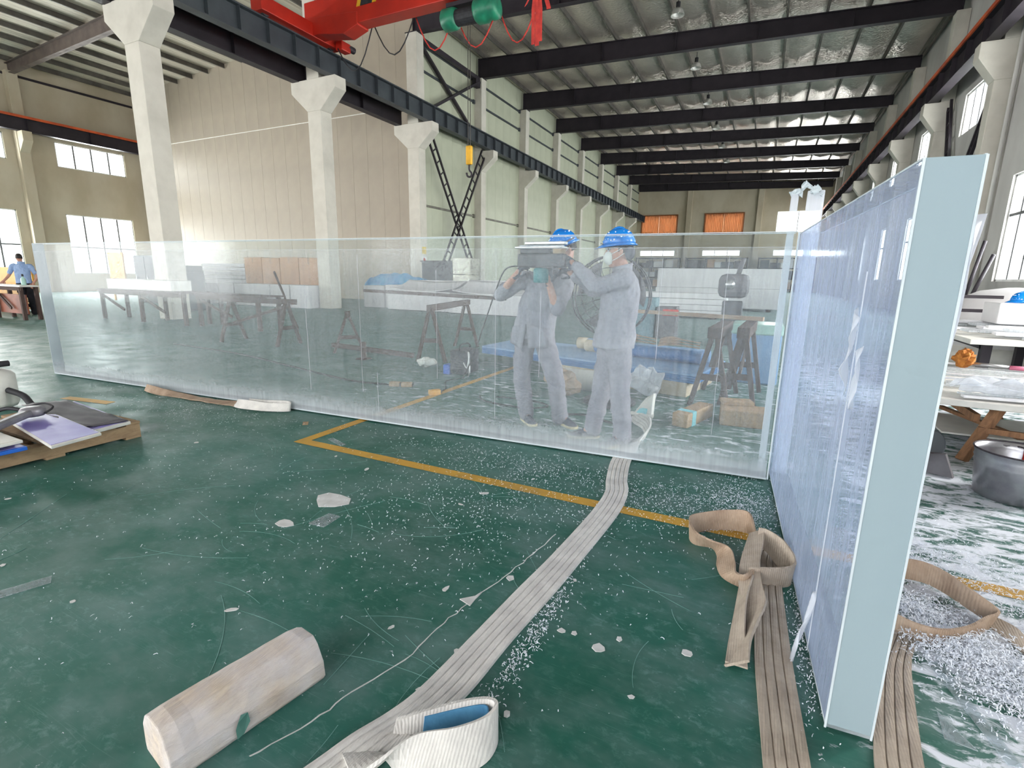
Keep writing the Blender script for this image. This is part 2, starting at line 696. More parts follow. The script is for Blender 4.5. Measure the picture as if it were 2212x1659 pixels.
# --- roofs
def roof_z(x):
    """underside of the hall roof sheet"""
    return 13.42 + (12.42 - 13.42) * (x + 15.75) / 21.75


def deck_z(x):
    return 12.55 + 0.05 * (x + 38.5)


PX = [-15.3 + 1.5 * i for i in range(15)]
nu, nv = 14 * 6, 26


def foil(u, v):
    x = -15.75 + 21.75 * u
    y = YF + (YB - YF) * v
    k = ((x - PX[0]) / 1.5) % 1.0
    return (x, y, roof_z(x) + 0.02 - 0.09 * math.sin(PI * k) ** 2 + 0.02 * noise.noise(V((x * 1.3, y * .9, 0))))


ceiling = struct(MB().surf(foil, nu, nv).build('ceiling', M_FOIL, smooth=True, solid=0.02))
pur = None
for x in PX:
    if pur is None:
        pur = MB().box(-0.03, 0.03, YF, YB, -0.22, 0).box(-0.03, 0.05, YF, YB, -0.235, -0.22).build('purlin', M_PURLIN, ceiling)
        o = pur
    else:
        o = pur.copy()
        COL.objects.link(o)
        o.parent = ceiling
    o.location = (x, 0, roof_z(x) - 0.01)


def hall_beam():
    mb = MB()
    xa, xb = -15.6, 5.75
    ta, tb = roof_z(xa) - 0.25, roof_z(xb) - 0.25
    ba, bb = 12.16, 11.57
    mb.prism([(xa, ba), (xb, bb), (xb, tb), (xa, ta)], -0.012, 0.012)
    for (l, r) in ((ba, bb), (ta - 0.03, tb - 0.03)):
        mb.prism([(xa, l), (xb, r), (xb, r + 0.03), (xa, l + 0.03)], -0.14, 0.14)
    n = 7
    for i in range(n):
        x = xa + (xb - xa) * i / (n - 1)
        k = i / (n - 1)
        mb.box(x - .01, x + .01, -0.13, 0.13, ba + (bb - ba) * k, ta + (tb - ta) * k - .02)
    return mb


hb = None
for y in [9.33 + 6 * i for i in range(10)] + [68.9]:
    if hb is None:
        hb = hall_beam().build('roof_beam', M_STEEL_D, ceiling)
        o = hb
    else:
        o = hb.copy()
        COL.objects.link(o)
        o.parent = ceiling
    o.location = (0, y, 0)

# left bay roof: corrugated sheet, purlins along the bay, tapered rafters
def deck(u, v):
    x = XL + (XM - XL) * u
    return (x, YF + (21.7 - YF) * v, deck_z(x) + 0.012 * math.cos(2 * PI * x / 0.25))


ceiling2 = struct(MB().surf(deck, 364, 1).build('ceiling_left_bay', M_DECK, solid=0.01))
pur = None
for i in range(16):
    x = -38.0 + 1.48 * i
    if pur is None:
        pur = MB().box(-0.03, 0.03, YF, 21.55, -0.22, 0).box(-0.03, 0.06, YF, 21.55, -0.235, -0.22).build('purlin', M_PURLIN, ceiling2)
        o = pur
    else:
        o = pur.copy()
        COL.objects.link(o)
        o.parent = ceiling2
    o.location = (x, 0, deck_z(x) - 0.02)
lb = None
M_STEEL_B = pm('brown_grey_steel', srgb(112, 100, 94), srgb(92, 82, 78), 2, 0.6)
for y in (-2.67, 3.33, 9.33, 15.33):
    if lb is None:
        mb = MB()
        xa, xb = -38.4, -15.95
        ta, tb = deck_z(xa) - 0.26, deck_z(xb) - 0.26
        ba, bb = 11.75, 12.5
        mb.prism([(xa, ba), (xb, bb), (xb, tb), (xa, ta)], -0.012, 0.012)
        for (l, r) in ((ba, bb), (ta - 0.03, tb - 0.03)):
            mb.prism([(xa, l), (xb, r), (xb, r + 0.03), (xa, l + 0.03)], -0.13, 0.13)
        lb = o = mb.build('roof_beam', M_STEEL_B, ceiling2)
    else:
        o = lb.copy()
        COL.objects.link(o)
        o.parent = ceiling2
    o.location = (0, y, 0)

# --- windows
wn = [0]


def window(plane, at, u0, u1, z0, z1, mulls, transoms=(), depth=0.1):
    wn[0] += 1
    mid = ((at, (u0 + u1) / 2, z0) if plane == 'x' else ((u0 + u1) / 2, at, z0))
    w = bpy.data.objects.new('window_%d' % wn[0], None)
    COL.objects.link(w)
    w.location = mid
    w['kind'] = 'structure'
    ORG[w.name] = V(mid)

    def bx(mb, a, b, c, d, t):
        if plane == 'x':
            mb.box(at - t, at + t, a, b, c, d)
        else:
            mb.box(a, b, at - t, at + t, c, d)
    f = 0.06
    mb = MB()
    bx(mb, u0, u1, z0, z0 + f, depth / 2)
    bx(mb, u0, u1, z1 - f, z1, depth / 2)
    bx(mb, u0, u0 + f, z0, z1, depth / 2)
    bx(mb, u1 - f, u1, z0, z1, depth / 2)
    mb.build('window_frame', M_FRAME, w)
    xs = [u0 + (u1 - u0) * i / mulls for i in range(mulls + 1)]
    for a in xs[1:-1]:
        m = MB()
        bx(m, a - .04, a + .04, z0 + f, z1 - f, depth / 2.2)
        m.build('mullion', M_MULL, w)
    for z in transoms:
        m = MB()
        bx(m, u0 + f, u1 - f, z - .04, z + .04, depth / 2.4)
        m.build('transom', M_MULL, w)
    zz = [z0, *transoms, z1]
    for a, b in zip(xs, xs[1:]):
        for c, d in zip(zz, zz[1:]):
            m = MB()
            bx(m, a + .02, b - .02, c + .02, d - .02, 0.004)
            m.build('pane', M_GLASS, w)
    return w


E_UP = 9.0      # radiance of the sky seen in the openings
for a, b in LW:
    if a > 3:
        window('x', XL - 0.1, a, b, *LW_UP, 4)
        window('x', XL - 0.1, a, b, *LW_LO, 4, (2.7,))
for a, b in RW:
    if a > 9:
        window('x', XR + 0.12, a, b, *RW_UP, 3)
        window('x', XR + 0.12, a, b, *RW_LO, 3, (3.3,))
for a, b in BWX:
    window('y', YB + 0.12, a, b, 6.8, 9.2, 2)
    window('y', YB + 0.12, a, b, 4.15, 4.85, 3)

# ------------------------------------------------------------------ columns, crane runways, bracing
CB, CT = 7.25, 8.33        # bracket springs from the shaft, bracket top


def column_left(y, double, name_i):
    x0, x1, c = -15.95, -15.3, -15.62
    root = thing('concrete_column', '', 'column', (c, y, 0), 'white concrete columns in the hall')
    h = 0.27
    MB().box(x0, x1, y - h, y + h, 0, CB).build('shaft', M_CONC, root, bevel=0.015)
    if double:
        poly = [(x0, CB), (x1, CB), (c + 1.1, 7.93), (c + 1.1, CT), (c - 1.1, CT), (c - 1.1, 7.93)]
    else:
        poly = [(x0, CB), (x1, CB), (c + 1.1, 7.93), (c + 1.1, CT), (x0, CT)]
    MB().prism(poly, y - h, y + h).build('bracket', M_CONC, root, bevel=0.012)
    MB().box(x0 + .05, x1, y - h, y + h, CT, 12.15).build('upper_post', M_CONC, root, bevel=0.012)
    MB().box(c - .3, c + .35, y - .3, y + .3, 12.13, 12.16).build('cap_plate', M_STEEL_D, root)
    return root


lab_l = ['white concrete column with double bracket, nearest the camera at upper left',
         'white double-bracket column standing left of the red crane end',
         'white double-bracket column with safety stickers at the grey partition corner']
for i, y in enumerate([9.2, 15.33, 21.33] + [27.33 + 6 * k for k in range(7)]):
    c = column_left(y, i < 3, i)
    c['label'] = lab_l[i] if i < 3 else 'white single-bracket column, %s past the partition along the left hall wall' % ORD[i - 3]
    if i == 2:
        st = c
# stickers on the partition corner column
M_STK = {}
for nm, col in (('sticker_yellow', (214, 184, 70)), ('sticker_white', (226, 226, 226)), ('sticker_blue', (70, 110, 170)), ('sticker_red', (176, 70, 60))):
    M_STK[nm] = pm(nm, srgb(*col), None, 5, 0.5)
for z, col, w in ((2.55, 'sticker_yellow', 0.34), (2.1, 'sticker_white', 0.34), (1.75, 'sticker_white', 0.34), (1.35, 'sticker_blue', 0.3)):
    MB().box(-15.3 - .001, -15.3 + .004, 21.33 - w / 2, 21.33 + w / 2, z - 0.17, z + 0.17).build('safety_sticker', M_STK[col], st)
MB().lathe([(0.1, -15.3 + .005), (0.1, -15.3 + .008)], 16, (0, 21.33, 2.1), 'x').build('sticker_emblem', M_STK['sticker_red'], st)


def column_right(y):
    root = thing('concrete_column', '', 'column', (5.75, y, 0), 'white concrete columns in the hall')
    h = 0.25
    MB().box(5.5, 5.99, y - h, y + h, 0, 7.3).build('shaft', M_CONC, root, bevel=0.015)
    MB().prism([(5.5, 7.3), (5.99, 7.3), (5.99, CT + .05), (5.03, CT + .05), (5.03, 7.95)], y - h, y + h).build('bracket', M_CONC, root, bevel=0.012)
    MB().box(5.55, 5.99, y - h, y + h, CT + .05, 11.6).build('upper_post', M_CONC, root, bevel=0.012)
    return root


for i, y in enumerate([15.33 + 6 * k for k in range(9)]):
    c = column_right(y)
    c['label'] = 'white bracketed column on the right window wall, %s from the camera' % ORD[i]

# pilasters of the far end wall and of the left bay wall
for i, x in enumerate((-9.3, -1.3)):
    p = MB().box(x - .3, x + .3, YB - .3, YB, 0, 13.1).build('pilaster', M_PLASTER, wall_back, bevel=0.01)
for y in (3.33, 9.33, 15.33):
    MB().box(XL, XL + .42, y - .25, y + .25, 0, 11.9).build('pilaster', M_PLASTER, wall_left, bevel=0.01)
    MB().prism([(XL + .4, 7.7), (XL + .4, 8.8), (XL + 1.0, 8.8), (XL + 1.0, 8.3)], y - .22, y + .22).build('bracket', M_PLASTER, wall_left, bevel=0.01)
MB().box(XL, XL + .06, YF, 21.5, 11.72, 11.84).build('dark_conduit', M_STEEL_D, wall_left)


def runway(name, label, x, y0, y1, z0, z1, mat, rail=None, step=1.5, w=0.34, stiff=True):
    root = thing(name, label, 'crane girder', (x, (y0 + y1) / 2, z0))
    MB().box(x - .01, x + .01, y0, y1, z0 + .02, z1 - .02).build('web', mat, root)
    MB().box(x - w / 2, x + w / 2, y0, y1, z0, z0 + .025).build('bottom_flange', mat, root)
    MB().box(x - w / 2, x + w / 2, y0, y1, z1 - .025, z1).build('top_flange', mat, root)
    if stiff:
        first = None
        n = int((y1 - y0) / step)
        for i in range(n):
            y = y0 + 0.5 + i * step
            if first is None:
                first = o = MB().box(-w / 2 + .01, w / 2 - .01, -.006, .006, .025, z1 - z0 - .025).build('stiffener', mat, root, local=True)
            else:
                o = first.copy()
                COL.objects.link(o)
                o.parent = root
            o.location = (0, y - (y0 + y1) / 2, 0)
    MB().box(x - .035, x + .035, y0, y1, z1, z1 + .09).build('rail', mat, root)
    if rail:
        e = x - w / 2 - .03 if x > 0 else x + w / 2 + .03
        MB().box(e - .025, e + .025, y0, y1, z1 - .03, z1 + .1).build('orange_conductor_bar', rail, root)
    return root


runway('crane_girder', 'dark grey ribbed crane girder along the left column brackets of the hall', -14.78, YF, YB - .3, CT, 9.05, M_STEEL_G, step=1.0)
runway('crane_girder', 'black crane girder on the left-bay side of the double brackets', -16.45, YF, 21.3, CT - .02, 9.0, M_STEEL_D, step=3)
runway('crane_girder', 'dark crane girder with orange rail along the right window wall', 5.28, YF, YB - .3, CT + .05, 9.15, M_STEEL_D, M_ORANGE, step=1.5)
runway('crane_girder', 'dark girder with thin orange rail on the cream left bay wall', -37.85, YF, 21.4, 8.8, 9.5, M_STEEL_D, M_ORANGE, step=3)


def lattice(name, label, p, q, w=0.35, n=10, side=(1, 0, 0), mat=None):
    """ladder-like brace member: two chords and rungs"""
    p, q = V(p), V(q)
    d = (q - p).normalized()
    s = V(side).cross(d).normalized()
    mat = mat or M_STEEL_D
    root = thing(name, label, 'brace', p.lerp(q, .5))
    for k in (-1, 1):
        MB().bar(p + s * k * w / 2, q + s * k * w / 2, 0.07, 0.09, side).build('chord', mat, root)
    for i in range(n):
        c = p.lerp(q, (i + .5) / n)
        MB().bar(c - s * w / 2, c + s * w / 2, 0.05, 0.05, side).build('rung', mat, root)
    return root


lattice('lattice_brace', 'black ladder-like brace sloping down from the partition corner column', (-15.22, 21.75, 8.1), (-15.22, 26.9, 0.35), .42, 16)
lattice('lattice_brace', 'black ladder-like brace sloping down from the first single-bracket column', (-15.12, 27.0, 8.2), (-15.12, 21.9, 0.35), .42, 16)
ub = thing('cross_brace', 'dark steel cross brace high between the partition corner and the next column', 'brace', (-15.5, 24.3, 10.4))
MB().bar((-15.55, 21.68, 11.9), (-15.55, 27.0, 8.95), 0.12, 0.16, (1, 0, 0)).build('brace_bar', M_STEEL_D, ub)
MB().bar((-15.42, 27.0, 11.9), (-15.42, 21.68, 8.95), 0.12, 0.16, (1, 0, 0)).build('brace_bar', M_STEEL_D, ub)
MB().bar((-15.5, 21.66, 12.06), (-15.5, 27.05, 12.06), 0.2, 0.2).build('strut', M_STEEL_D, ub)
MB().box(-15.62, -15.38, 26.6, 27.05, 11.6, 12.0).build('gusset', M_STEEL_D, ub)
lattice('lattice_brace', 'rusty ladder-like brace hanging beside the right wall window, steeper one', (5.82, 27.0, 8.3), (5.82, 24.6, 3.2), .34, 9)
lattice('lattice_brace', 'rusty ladder-like brace crossing below the right wall window', (5.86, 21.7, 8.2), (5.86, 24.6, 4.2), .3, 6)
p = MB().tube([(5.9, 20.85, 0.05), (5.9, 20.85, 11.5)], 0.06, 8).build('drain_pipe', M_PLASTER_R, smooth=True)
recentre(p, (5.9, 20.85, 0))
tag(p, 'thin grey pipe running up the right wall beside a column', 'pipe')

# --- travelling crane
M_RED = pm('red_crane_paint', srgb(190, 44, 28), srgb(165, 36, 24), 1.0, 0.4, bump=0.03)
M_HAZY = pm('hazard_yellow', srgb(226, 170, 40), None, 6, 0.5)
crane = thing('bridge_crane', 'red overhead bridge crane spanning the hall at the top', 'crane', (-14.78, 14.4, 9.14))
MB().box(-14.9, 5.4, 14.2, 14.7, 9.27, 10.25).build('main_girder', M_RED, crane, bevel=0.02)
MB().prism([(-15.0, 9.22), (-14.3, 9.22), (-13.2, 9.05), (-12.6, 9.22), (-12.6, 9.6), (-15.0, 9.8)], 14.18, 14.72).build('girder_haunch', M_RED, crane, bevel=0.02)
MB().box(-15.02, -14.54, 12.2, 15.5, 9.2, 9.62).build('end_carriage', M_RED, crane, bevel=0.02)
for y in (12.5, 15.2):
    MB().lathe([(.15, -14.83), (.15, -14.73)], 18, (0, y, 9.29), 'x').build('wheel', M_BLACK, crane)
MB().box(-14.5, -14.2, 15.15, 15.6, 9.1, 9.4).build('drive_motor', M_RED, crane, bevel=0.03)
MB().lathe([(.1, 15.5), (.11, 15.6), (.11, 15.85)], 14, (-14.3, 0, 9.3), 'y').build('drive_motor_end', M_STEEL_D, crane)
for i, x in enumerate((-12.62, -12.3, -11.98)):
    MB().prism([(x, 9.72), (x + .15, 9.72), (x + .33, 10.2), (x + .18, 10.2)], 14.185, 14.2).build('hazard_stripe', M_HAZY if i % 2 == 0 else M_BLACK, crane)
for i, x in enumerate((-12.46, -12.14)):
    MB().prism([(x, 9.72), (x + .16, 9.72), (x + .34, 10.2), (x + .18, 10.2)], 14.185, 14.2).build('hazard_stripe', M_BLACK, crane)

M_TEAL = pm('green_hoist_paint', srgb(38, 128, 96), srgb(28, 100, 78), 3, 0.4)
M_ROPE = pm('wire_rope', srgb(70, 66, 62), None, 20, 0.5, 0.4)
hoist = thing('wire_rope_hoist', 'green electric hoist hanging under the red crane girder', 'hoist', (-8.6, 14.45, 8.95))
MB().lathe([(.2, -9.5), (.3, -9.42), (.3, -9.1), (.26, -9.0)], 20, (0, 14.45, 8.85), 'x').build('gear_end', M_TEAL, hoist, smooth=True)
MB().lathe([(.22, -9.0), (.22, -8.35)], 20, (0, 14.45, 8.85), 'x').build('rope_drum', M_BLACK, hoist)
MB().lathe([(.28, -8.35), (.34, -8.28), (.34, -8.0), (.28, -7.9), (.31, -7.8), (.3, -7.65), (.16, -7.6)], 20, (0, 14.45, 8.9), 'x').build('motor', M_TEAL, hoist, smooth=True)
MB().box(-9.3, -7.9, 14.3, 14.6, 9.12, 9.23).build('trolley', M_STEEL_D, hoist)
for dx in (-.04, .04):
    MB().tube([(-8.6 + dx, 14.45, 8.7), (-8.6 + dx, 14.45, 5.25)], 0.012, 6).build('wire_rope', M_ROPE, hoist)
hk = MB().box(-8.7, -8.5, 14.38, 14.52, 4.75, 5.3).build('hook_block', M_HAZY, hoist, bevel=0.04)
MB().tube(smooth_path([(-8.6, 14.45, 4.75), (-8.6, 14.45, 4.6), (-8.52, 14.45, 4.5), (-8.55, 14.45, 4.4), (-8.66, 14.45, 4.42), (-8.7, 14.45, 4.52)], 4), 0.03, 8).build('hook', M_STEEL_D, hk, smooth=True)

M_REDWEB = pm('red_webbing', srgb(200, 62, 52), srgb(170, 48, 44), 6, 0.8, bump=0.2, bscale=80)
slg = thing('red_sling', 'bundle of red lifting slings hanging from the crane', 'sling', (-6.4, 14.45, 9.2))
for k, (dx, z0, w) in enumerate(((-.12, 7.75, .05), (0.0, 7.7, .06), (0.1, 7.8, .05), (.33, 8.55, .06))):
    MB().ribbon([(-6.4 + dx * .4, 14.4, 9.2), (-6.4 + dx, 14.42, 8.6), (-6.4 + dx, 14.45, z0)], [(w, 0, 0)] * 3, 0.012).build('strap', M_REDWEB, slg)
MB().ribbon([(-6.45, 14.4, 9.2), (-6.75, 14.42, 8.75)], [(.04, 0, .03)] * 2, 0.012).build('strap', M_REDWEB, slg)
fest = thing('festoon_cable', 'drooping reddish festoon cable strung beside the crane girder', 'cable', (-10, 14.9, 9.2))
knots = [(-14.2, 9.05), (-12.6, 9.55), (-10.9, 9.5), (-9.4, 9.3), (-7.9, 9.2), (-6.6, 9.1)]
for (xa, za), (xb, zb) in zip(knots, knots[1:]):
    pts = [(xa + (xb - xa) * t / 8, 14.95, za + (zb - za) * t / 8 - 1.05 * math.sin(PI * t / 8)) for t in range(9)]
    MB().tube(pts, 0.02, 6).build('cable_loop', M_REDWEB if xa > -11 else M_BLACK, fest, smooth=True)
MB().tube([(-14.2, 14.95, 9.6), (5.0, 14.95, 9.55)], 0.008, 5).build('guide_wire', M_ROPE, fest)

# --- high bay lamps
M_LAMPSH = pm('lamp_shade_metal', srgb(205, 205, 200), srgb(180, 180, 176), 4, 0.35, 0.3)
M_LAMPIN = pm('lamp_bulb_glass', srgb(240, 240, 235), None, 4, 0.2)
lamp0 = None
lamps = [(-4.4, 24.3), (-4.35, 30.3), (-4.33, 36.3), (-4.3, 42.3), (-4.3, 48.3), (-4.3, 54.3)]
for i, (x, y) in enumerate(lamps):
    z = roof_z(x)
    lab = 'bell-shaped high bay lamp under the foil roof, %s from the camera' % ORD[i]
    if lamp0 is None:
        lamp0 = thing('high_bay_lamp', lab, 'lamp', (x, y, z), 'high bay lamps along the roof')
        MB().tube([(0, 0, -.05), (0, 0, -.3)], .015, 6).build('hanger', M_BLACK, lamp0, local=True)
        MB().lathe([(.07, -.52), (.09, -.5), (.09, -.32), (.05, -.3)], 12).build('driver_box', M_BLACK, lamp0, local=True)
        MB().lathe([(.27, -.82), (.26, -.76), (.2, -.6), (.1, -.53), (.095, -.54), (.19, -.61), (.25, -.76)], 20, cap=False).build('shade', M_LAMPSH, lamp0, smooth=True, local=True)
        MB().ball((0, 0, -.66), .07).build('bulb', M_LAMPIN, lamp0, smooth=True, local=True)
    else:
        copy_tree(lamp0, None, (x, y, z), label=lab)

# --- brown curtains in the far windows
def mat_curtain():
    t = NT('brown_curtain')
    col = t.ramp(t.noise(t.coord((6, 6, .3)), 4, 4), [(.3, srgb(200, 160, 128)), (.7, srgb(172, 130, 98))])
    d, tr, mx = t.n('ShaderNodeBsdfDiffuse'), t.n('ShaderNodeBsdfTranslucent'), t.n('ShaderNodeMixShader')
    t.l(col, d.inputs[0])
    t.l(col, tr.inputs[0])
    mx.inputs[0].default_value = 0.3
    t.l(d.outputs[0], mx.inputs[1])
    t.l(tr.outputs[0], mx.inputs[2])
    return t.done(mx.outputs[0])


M_CURT = mat_curtain()
M_BROWN = pm('brown_curtain_trim', srgb(140, 84, 48), None, 5, .7)
for (a, b), lab in zip(BWX[:2], ('brown pleated curtain in the left far window', 'brown pleated curtain in the middle far window')):
    cu = thing('window_curtain', lab, 'curtain', ((a + b) / 2, YB - .05, 6.8), 'brown curtains of the far windows')
    for (u0, u1) in ((a, (a + b) / 2 - .02), ((a + b) / 2 + .02, b)):
        n = 60
        MB().surf(lambda u, v, u0=u0, u1=u1: (u0 + (u1 - u0) * u, YB - .06 + .05 * math.sin(u * 2 * PI * 11), 6.75 + 2.4 * v + (.06 * math.sin(u * 2 * PI * 11) if v == 0 else 0)), n, 4).build('curtain_panel', M_CURT, cu, smooth=True, solid=.004)
    MB().box(a - .1, b + .1, YB - .14, YB - .02, 9.15, 9.25).build('curtain_rail', M_BROWN, cu)
    for u in (a - .08, b):
        MB().box(u, u + .1, YB - .1, YB - .01, 6.75, 9.2).build('side_trim', M_BROWN, cu)

# ------------------------------------------------------------------ the two acrylic panels
def mat_acrylic(name, veil, tint, streak, bottom, *a, film_top=None, **k):
    return _acrylic(name, veil, tint, streak, bottom, film_top, *a, **k)


def _acrylic(name, veil, tint, streak, bottom, film_top, clear=(0.93, 0.965, 0.97, 1), gloss=0.25, blend=0.12):
    t = NT(name)
    tc = t.n('ShaderNodeTexCoord')
    sep = t.n('ShaderNodeSeparateXYZ')
    t.l(tc.outputs['Object'], sep.inputs[0])
    z = sep.outputs[2]
    vs = t.noise(t.coord((3.0, 3.0, 0.10)), 3.2, 3, 0.6)
    fine = t.noise(t.coord((14.0, 14.0, 0.05)), 3.0, 1, 0.5)
    cloud = t.noise(t.coord((1, 1, 1)), 1.6, 3, 0.6)
    d = t.math('ADD', veil, t.math('MULTIPLY', t.math('SUBTRACT', vs, 0.45), streak))
    d = t.math('ADD', d, t.math('MULTIPLY', t.math('SUBTRACT', cloud, 0.5), streak * 0.9))
    d = t.math('ADD', d, t.math('MULTIPLY', t.math('SUBTRACT', fine, 0.62), streak * 1.1))
    zz = t.math('ADD', z, t.math('MULTIPLY', t.math('SUBTRACT', cloud, 0.5), 0.18))
    low = t.maprange(zz, 0.26, 0.0, 0.0, 1.0)
    low = t.math('MULTIPLY', t.math('POWER', low, 1.8), bottom)
    d = t.math('ADD', d, low, True)
    if film_top:                       # the hazy film stops short of the top edge
        d = t.math('MULTIPLY', d, t.maprange(z, film_top, film_top + .008, 1.0, 0.35))
    df, tl, tr, gl = t.n('ShaderNodeBsdfDiffuse'), t.n('ShaderNodeBsdfTranslucent'), t.n('ShaderNodeBsdfTransparent'), t.n('ShaderNodeBsdfGlossy')
    df.inputs[0].default_value = tint
    tl.inputs[0].default_value = tint
    tr.inputs[0].default_value = clear
    gl.inputs['Roughness'].default_value = 0.08
    lw = t.n('ShaderNodeLayerWeight')
    lw.inputs[0].default_value = blend
    m0, m1, m2 = (t.n('ShaderNodeMixShader') for _ in range(3))
    m0.inputs[0].default_value = 0.45
    t.l(df.outputs[0], m0.inputs[1])
    t.l(tl.outputs[0], m0.inputs[2])
    t.l(t.math('MULTIPLY', lw.outputs['Facing'], gloss, True), m1.inputs[0])
    t.l(tr.outputs[0], m1.inputs[1])
    t.l(gl.outputs[0], m1.inputs[2])
    t.l(d, m2.inputs[0])
    t.l(m1.outputs[0], m2.inputs[1])
    t.l(m0.outputs[0], m2.inputs[2])
    return t.done(m2.outputs[0])


M_ACR = mat_acrylic('dusty_clear_acrylic', 0.15, srgb(222, 227, 232), 0.16, 0.55, film_top=1.625)
M_ACR_R = mat_acrylic('film_and_reflection_acrylic', 0.31, srgb(200, 210, 234), 0.20, 0.08, (0.88, 0.93, 0.98, 1), 0.22, 0.2)  # bluish veil paints in reflections of the side face along with the protective film
M_FROST = pm('sawn_frosted_edge', srgb(140, 157, 163), srgb(133, 150, 157), 1.2, 0.6, bump=0.04, bscale=60, stretch=(1, 1, 0.2), lo=0.3, hi=0.7, Subsurface_Weight=0.0)
M_FROSTW = pm('whitish_sawn_edge', srgb(196, 206, 210), srgb(180, 190, 196), 2.0, 0.6, bump=0.05, bscale=60)
M_FILM = mat_acrylic('peeled_white_film', 0.62, srgb(236, 238, 244), 0.15, 0.0, gloss=0.3)
PH = 1.725


def slab(name, label, a, b, thick, mat, n_side):
    """upright slab standing on the floor line a-b, thickness to the n_side"""
    a, b = V((*a, 0)), V((*b, 0))
    d = (b - a).normalized()
    n = V((-d.y, d.x, 0)) * n_side
    root = thing(name, label, 'acrylic slab', (a + b) / 2)
    e = 0.004
    p = [a + d * e, b - d * e, b - d * e + n * thick, a + d * e + n * thick]
    z0, z1 = 0.024, PH
    up = V((0, 0, 1))
    mb = MB().hexa([q + up * z0 for q in p] + [q + up * z1 for q in p])
    mb.build('clear_slab', mat, root)
    return root, a, b, d, n


long_p, LA, LB, LD, LN = slab('acrylic_slab', 'long dusty clear acrylic panel standing on edge across the workshop', (-8.57, 3.35), (0.165, 3.868), 0.125, M_ACR, 1)
up = V((0, 0, 1))
# sawn left end, bottom edge and the sharp top arrises
MB().hexa([q + up * .012 for q in (LA, LA + LD * .004, LA + LD * .004 + LN * .125, LA + LN * .125)] + [q + up * PH for q in (LA, LA + LD * .004, LA + LD * .004 + LN * .125, LA + LN * .125)]).build('sawn_end', M_FROSTW, long_p)
MB().bar(LA + up * .018 + LN * .0625, LB + up * .018 + LN * .0625, .125, .012).build('sawn_bottom_edge', M_FROSTW, long_p)
for k in (0.002, 0.123):
    MB().bar(LA + up * PH + LN * k, LB + up * PH + LN * k, .005, .005).build('top_arris', M_FROSTW, long_p)

MB().bar(LA + up * 1.628 - LN * .001, LB + up * 1.628 - LN * .001, .003, .0025).build('film_edge', M_FILM, long_p)
for k, (t_, z0_, z1_) in enumerate(((.52, .25, 1.2), (.595, .3, 1.58), (.615, .1, .5), (.69, .5, 1.45), (.755, .2, 1.6), (.80, .6, 1.3), (.905, .8, 1.55), (.955, .3, 1.6))):
    c_ = LA.lerp(LB, t_) - LN * .0015
    MB().tube([c_ + up * (z0_ + (z1_ - z0_) * j / 8) + LD * .006 * noise.noise(V((k, j * .7, 0))) for j in range(9)], .001, 5).build('drip_streak', M_FILM, long_p)
right_p, RA, RB, RD, RN = slab('acrylic_slab', 'shorter thick acrylic panel with frosted sawn end facing the camera', (0.33, 1.677), (0.185, 4.03), 0.125, M_ACR_R, -1)
q = [RA, RA + RD * .004, RA + RD * .004 + RN * .125, RA + RN * .125]
MB().hexa([p_ + up * .012 for p_ in q] + [p_ + up * PH for p_ in q]).build('frosted_end', M_FROST, right_p)
MB().bar(RA + up * .018 + RN * .0625, RB + up * .018 + RN * .0625, .125, .012).build('sawn_bottom_edge', M_FROSTW, right_p)
for k in (0.002, 0.123):
    MB().bar(RA + up * PH + RN * k, RB + up * PH + RN * k, .005, .005).build('top_arris', M_FROSTW, right_p)
for k in (0.0, 0.125):
    MB().bar(RA + RN * k + up * .01, RA + RN * k + up * PH, .006, .006, (1, 0, 0)).build('end_arris', M_FROSTW, right_p)

# film peeling from the right face, torn film on the left face, tape strip at the foot
f0 = RA + RN * .128
pk = [(0.02, 1.02, 0), (0.02, 1.62, 0.0), (0.20, 1.60, 0.05), (0.10, 1.25, 0.02)]


def film_strip(name, pts, mat, parent):
    return MB().surf(lambda u, v: tuple((V(pts[0]).lerp(V(pts[1]), v)).lerp(V(pts[3]).lerp(V(pts[2]), v), u) + V((0.008 * math.sin(9 * v + 5 * u), 0.01 * math.sin(7 * v), 0))), 6, 14).build(name, mat, parent, smooth=True, solid=.002)


film_strip('peeled_film', [f0 + RD * .02 + up * .75, f0 + RD * .01 + up * 1.585, f0 + RD * .12 + RN * .055 + up * 1.60, f0 + RD * .18 + RN * .012 + up * .78], M_FILM, right_p)
lf = RA - RN * .006
film_strip('torn_film', [lf + RD * .42 + up * 1.02, lf + RD * .42 + up * 1.33, lf + RD * .30 - RN * .02 + up * 1.30, lf + RD * .36 - RN * .03 + up * 1.12], M_FILM, right_p)
film_strip('torn_film', [lf + RD * .30 + up * 1.0, lf + RD * .31 + up * 1.18, lf + RD * .22 - RN * .015 + up * 1.22, lf + RD * .2 - RN * .02 + up * 1.02], M_FILM, right_p)
MB().bar(lf + RD * .36 + up * .02, lf + RD * .36 + up * 1.45, .004, .003, tuple(RN)).build('film_seam', M_FILM, right_p)
film_strip('tape_strip', [lf + RD * .25 - RN * .07 + up * .03, lf + RD * .36 + up * .26, lf + RD * .38 + up * .26, lf + RD * .28 - RN * .06 + up * .02], M_FILM, right_p)

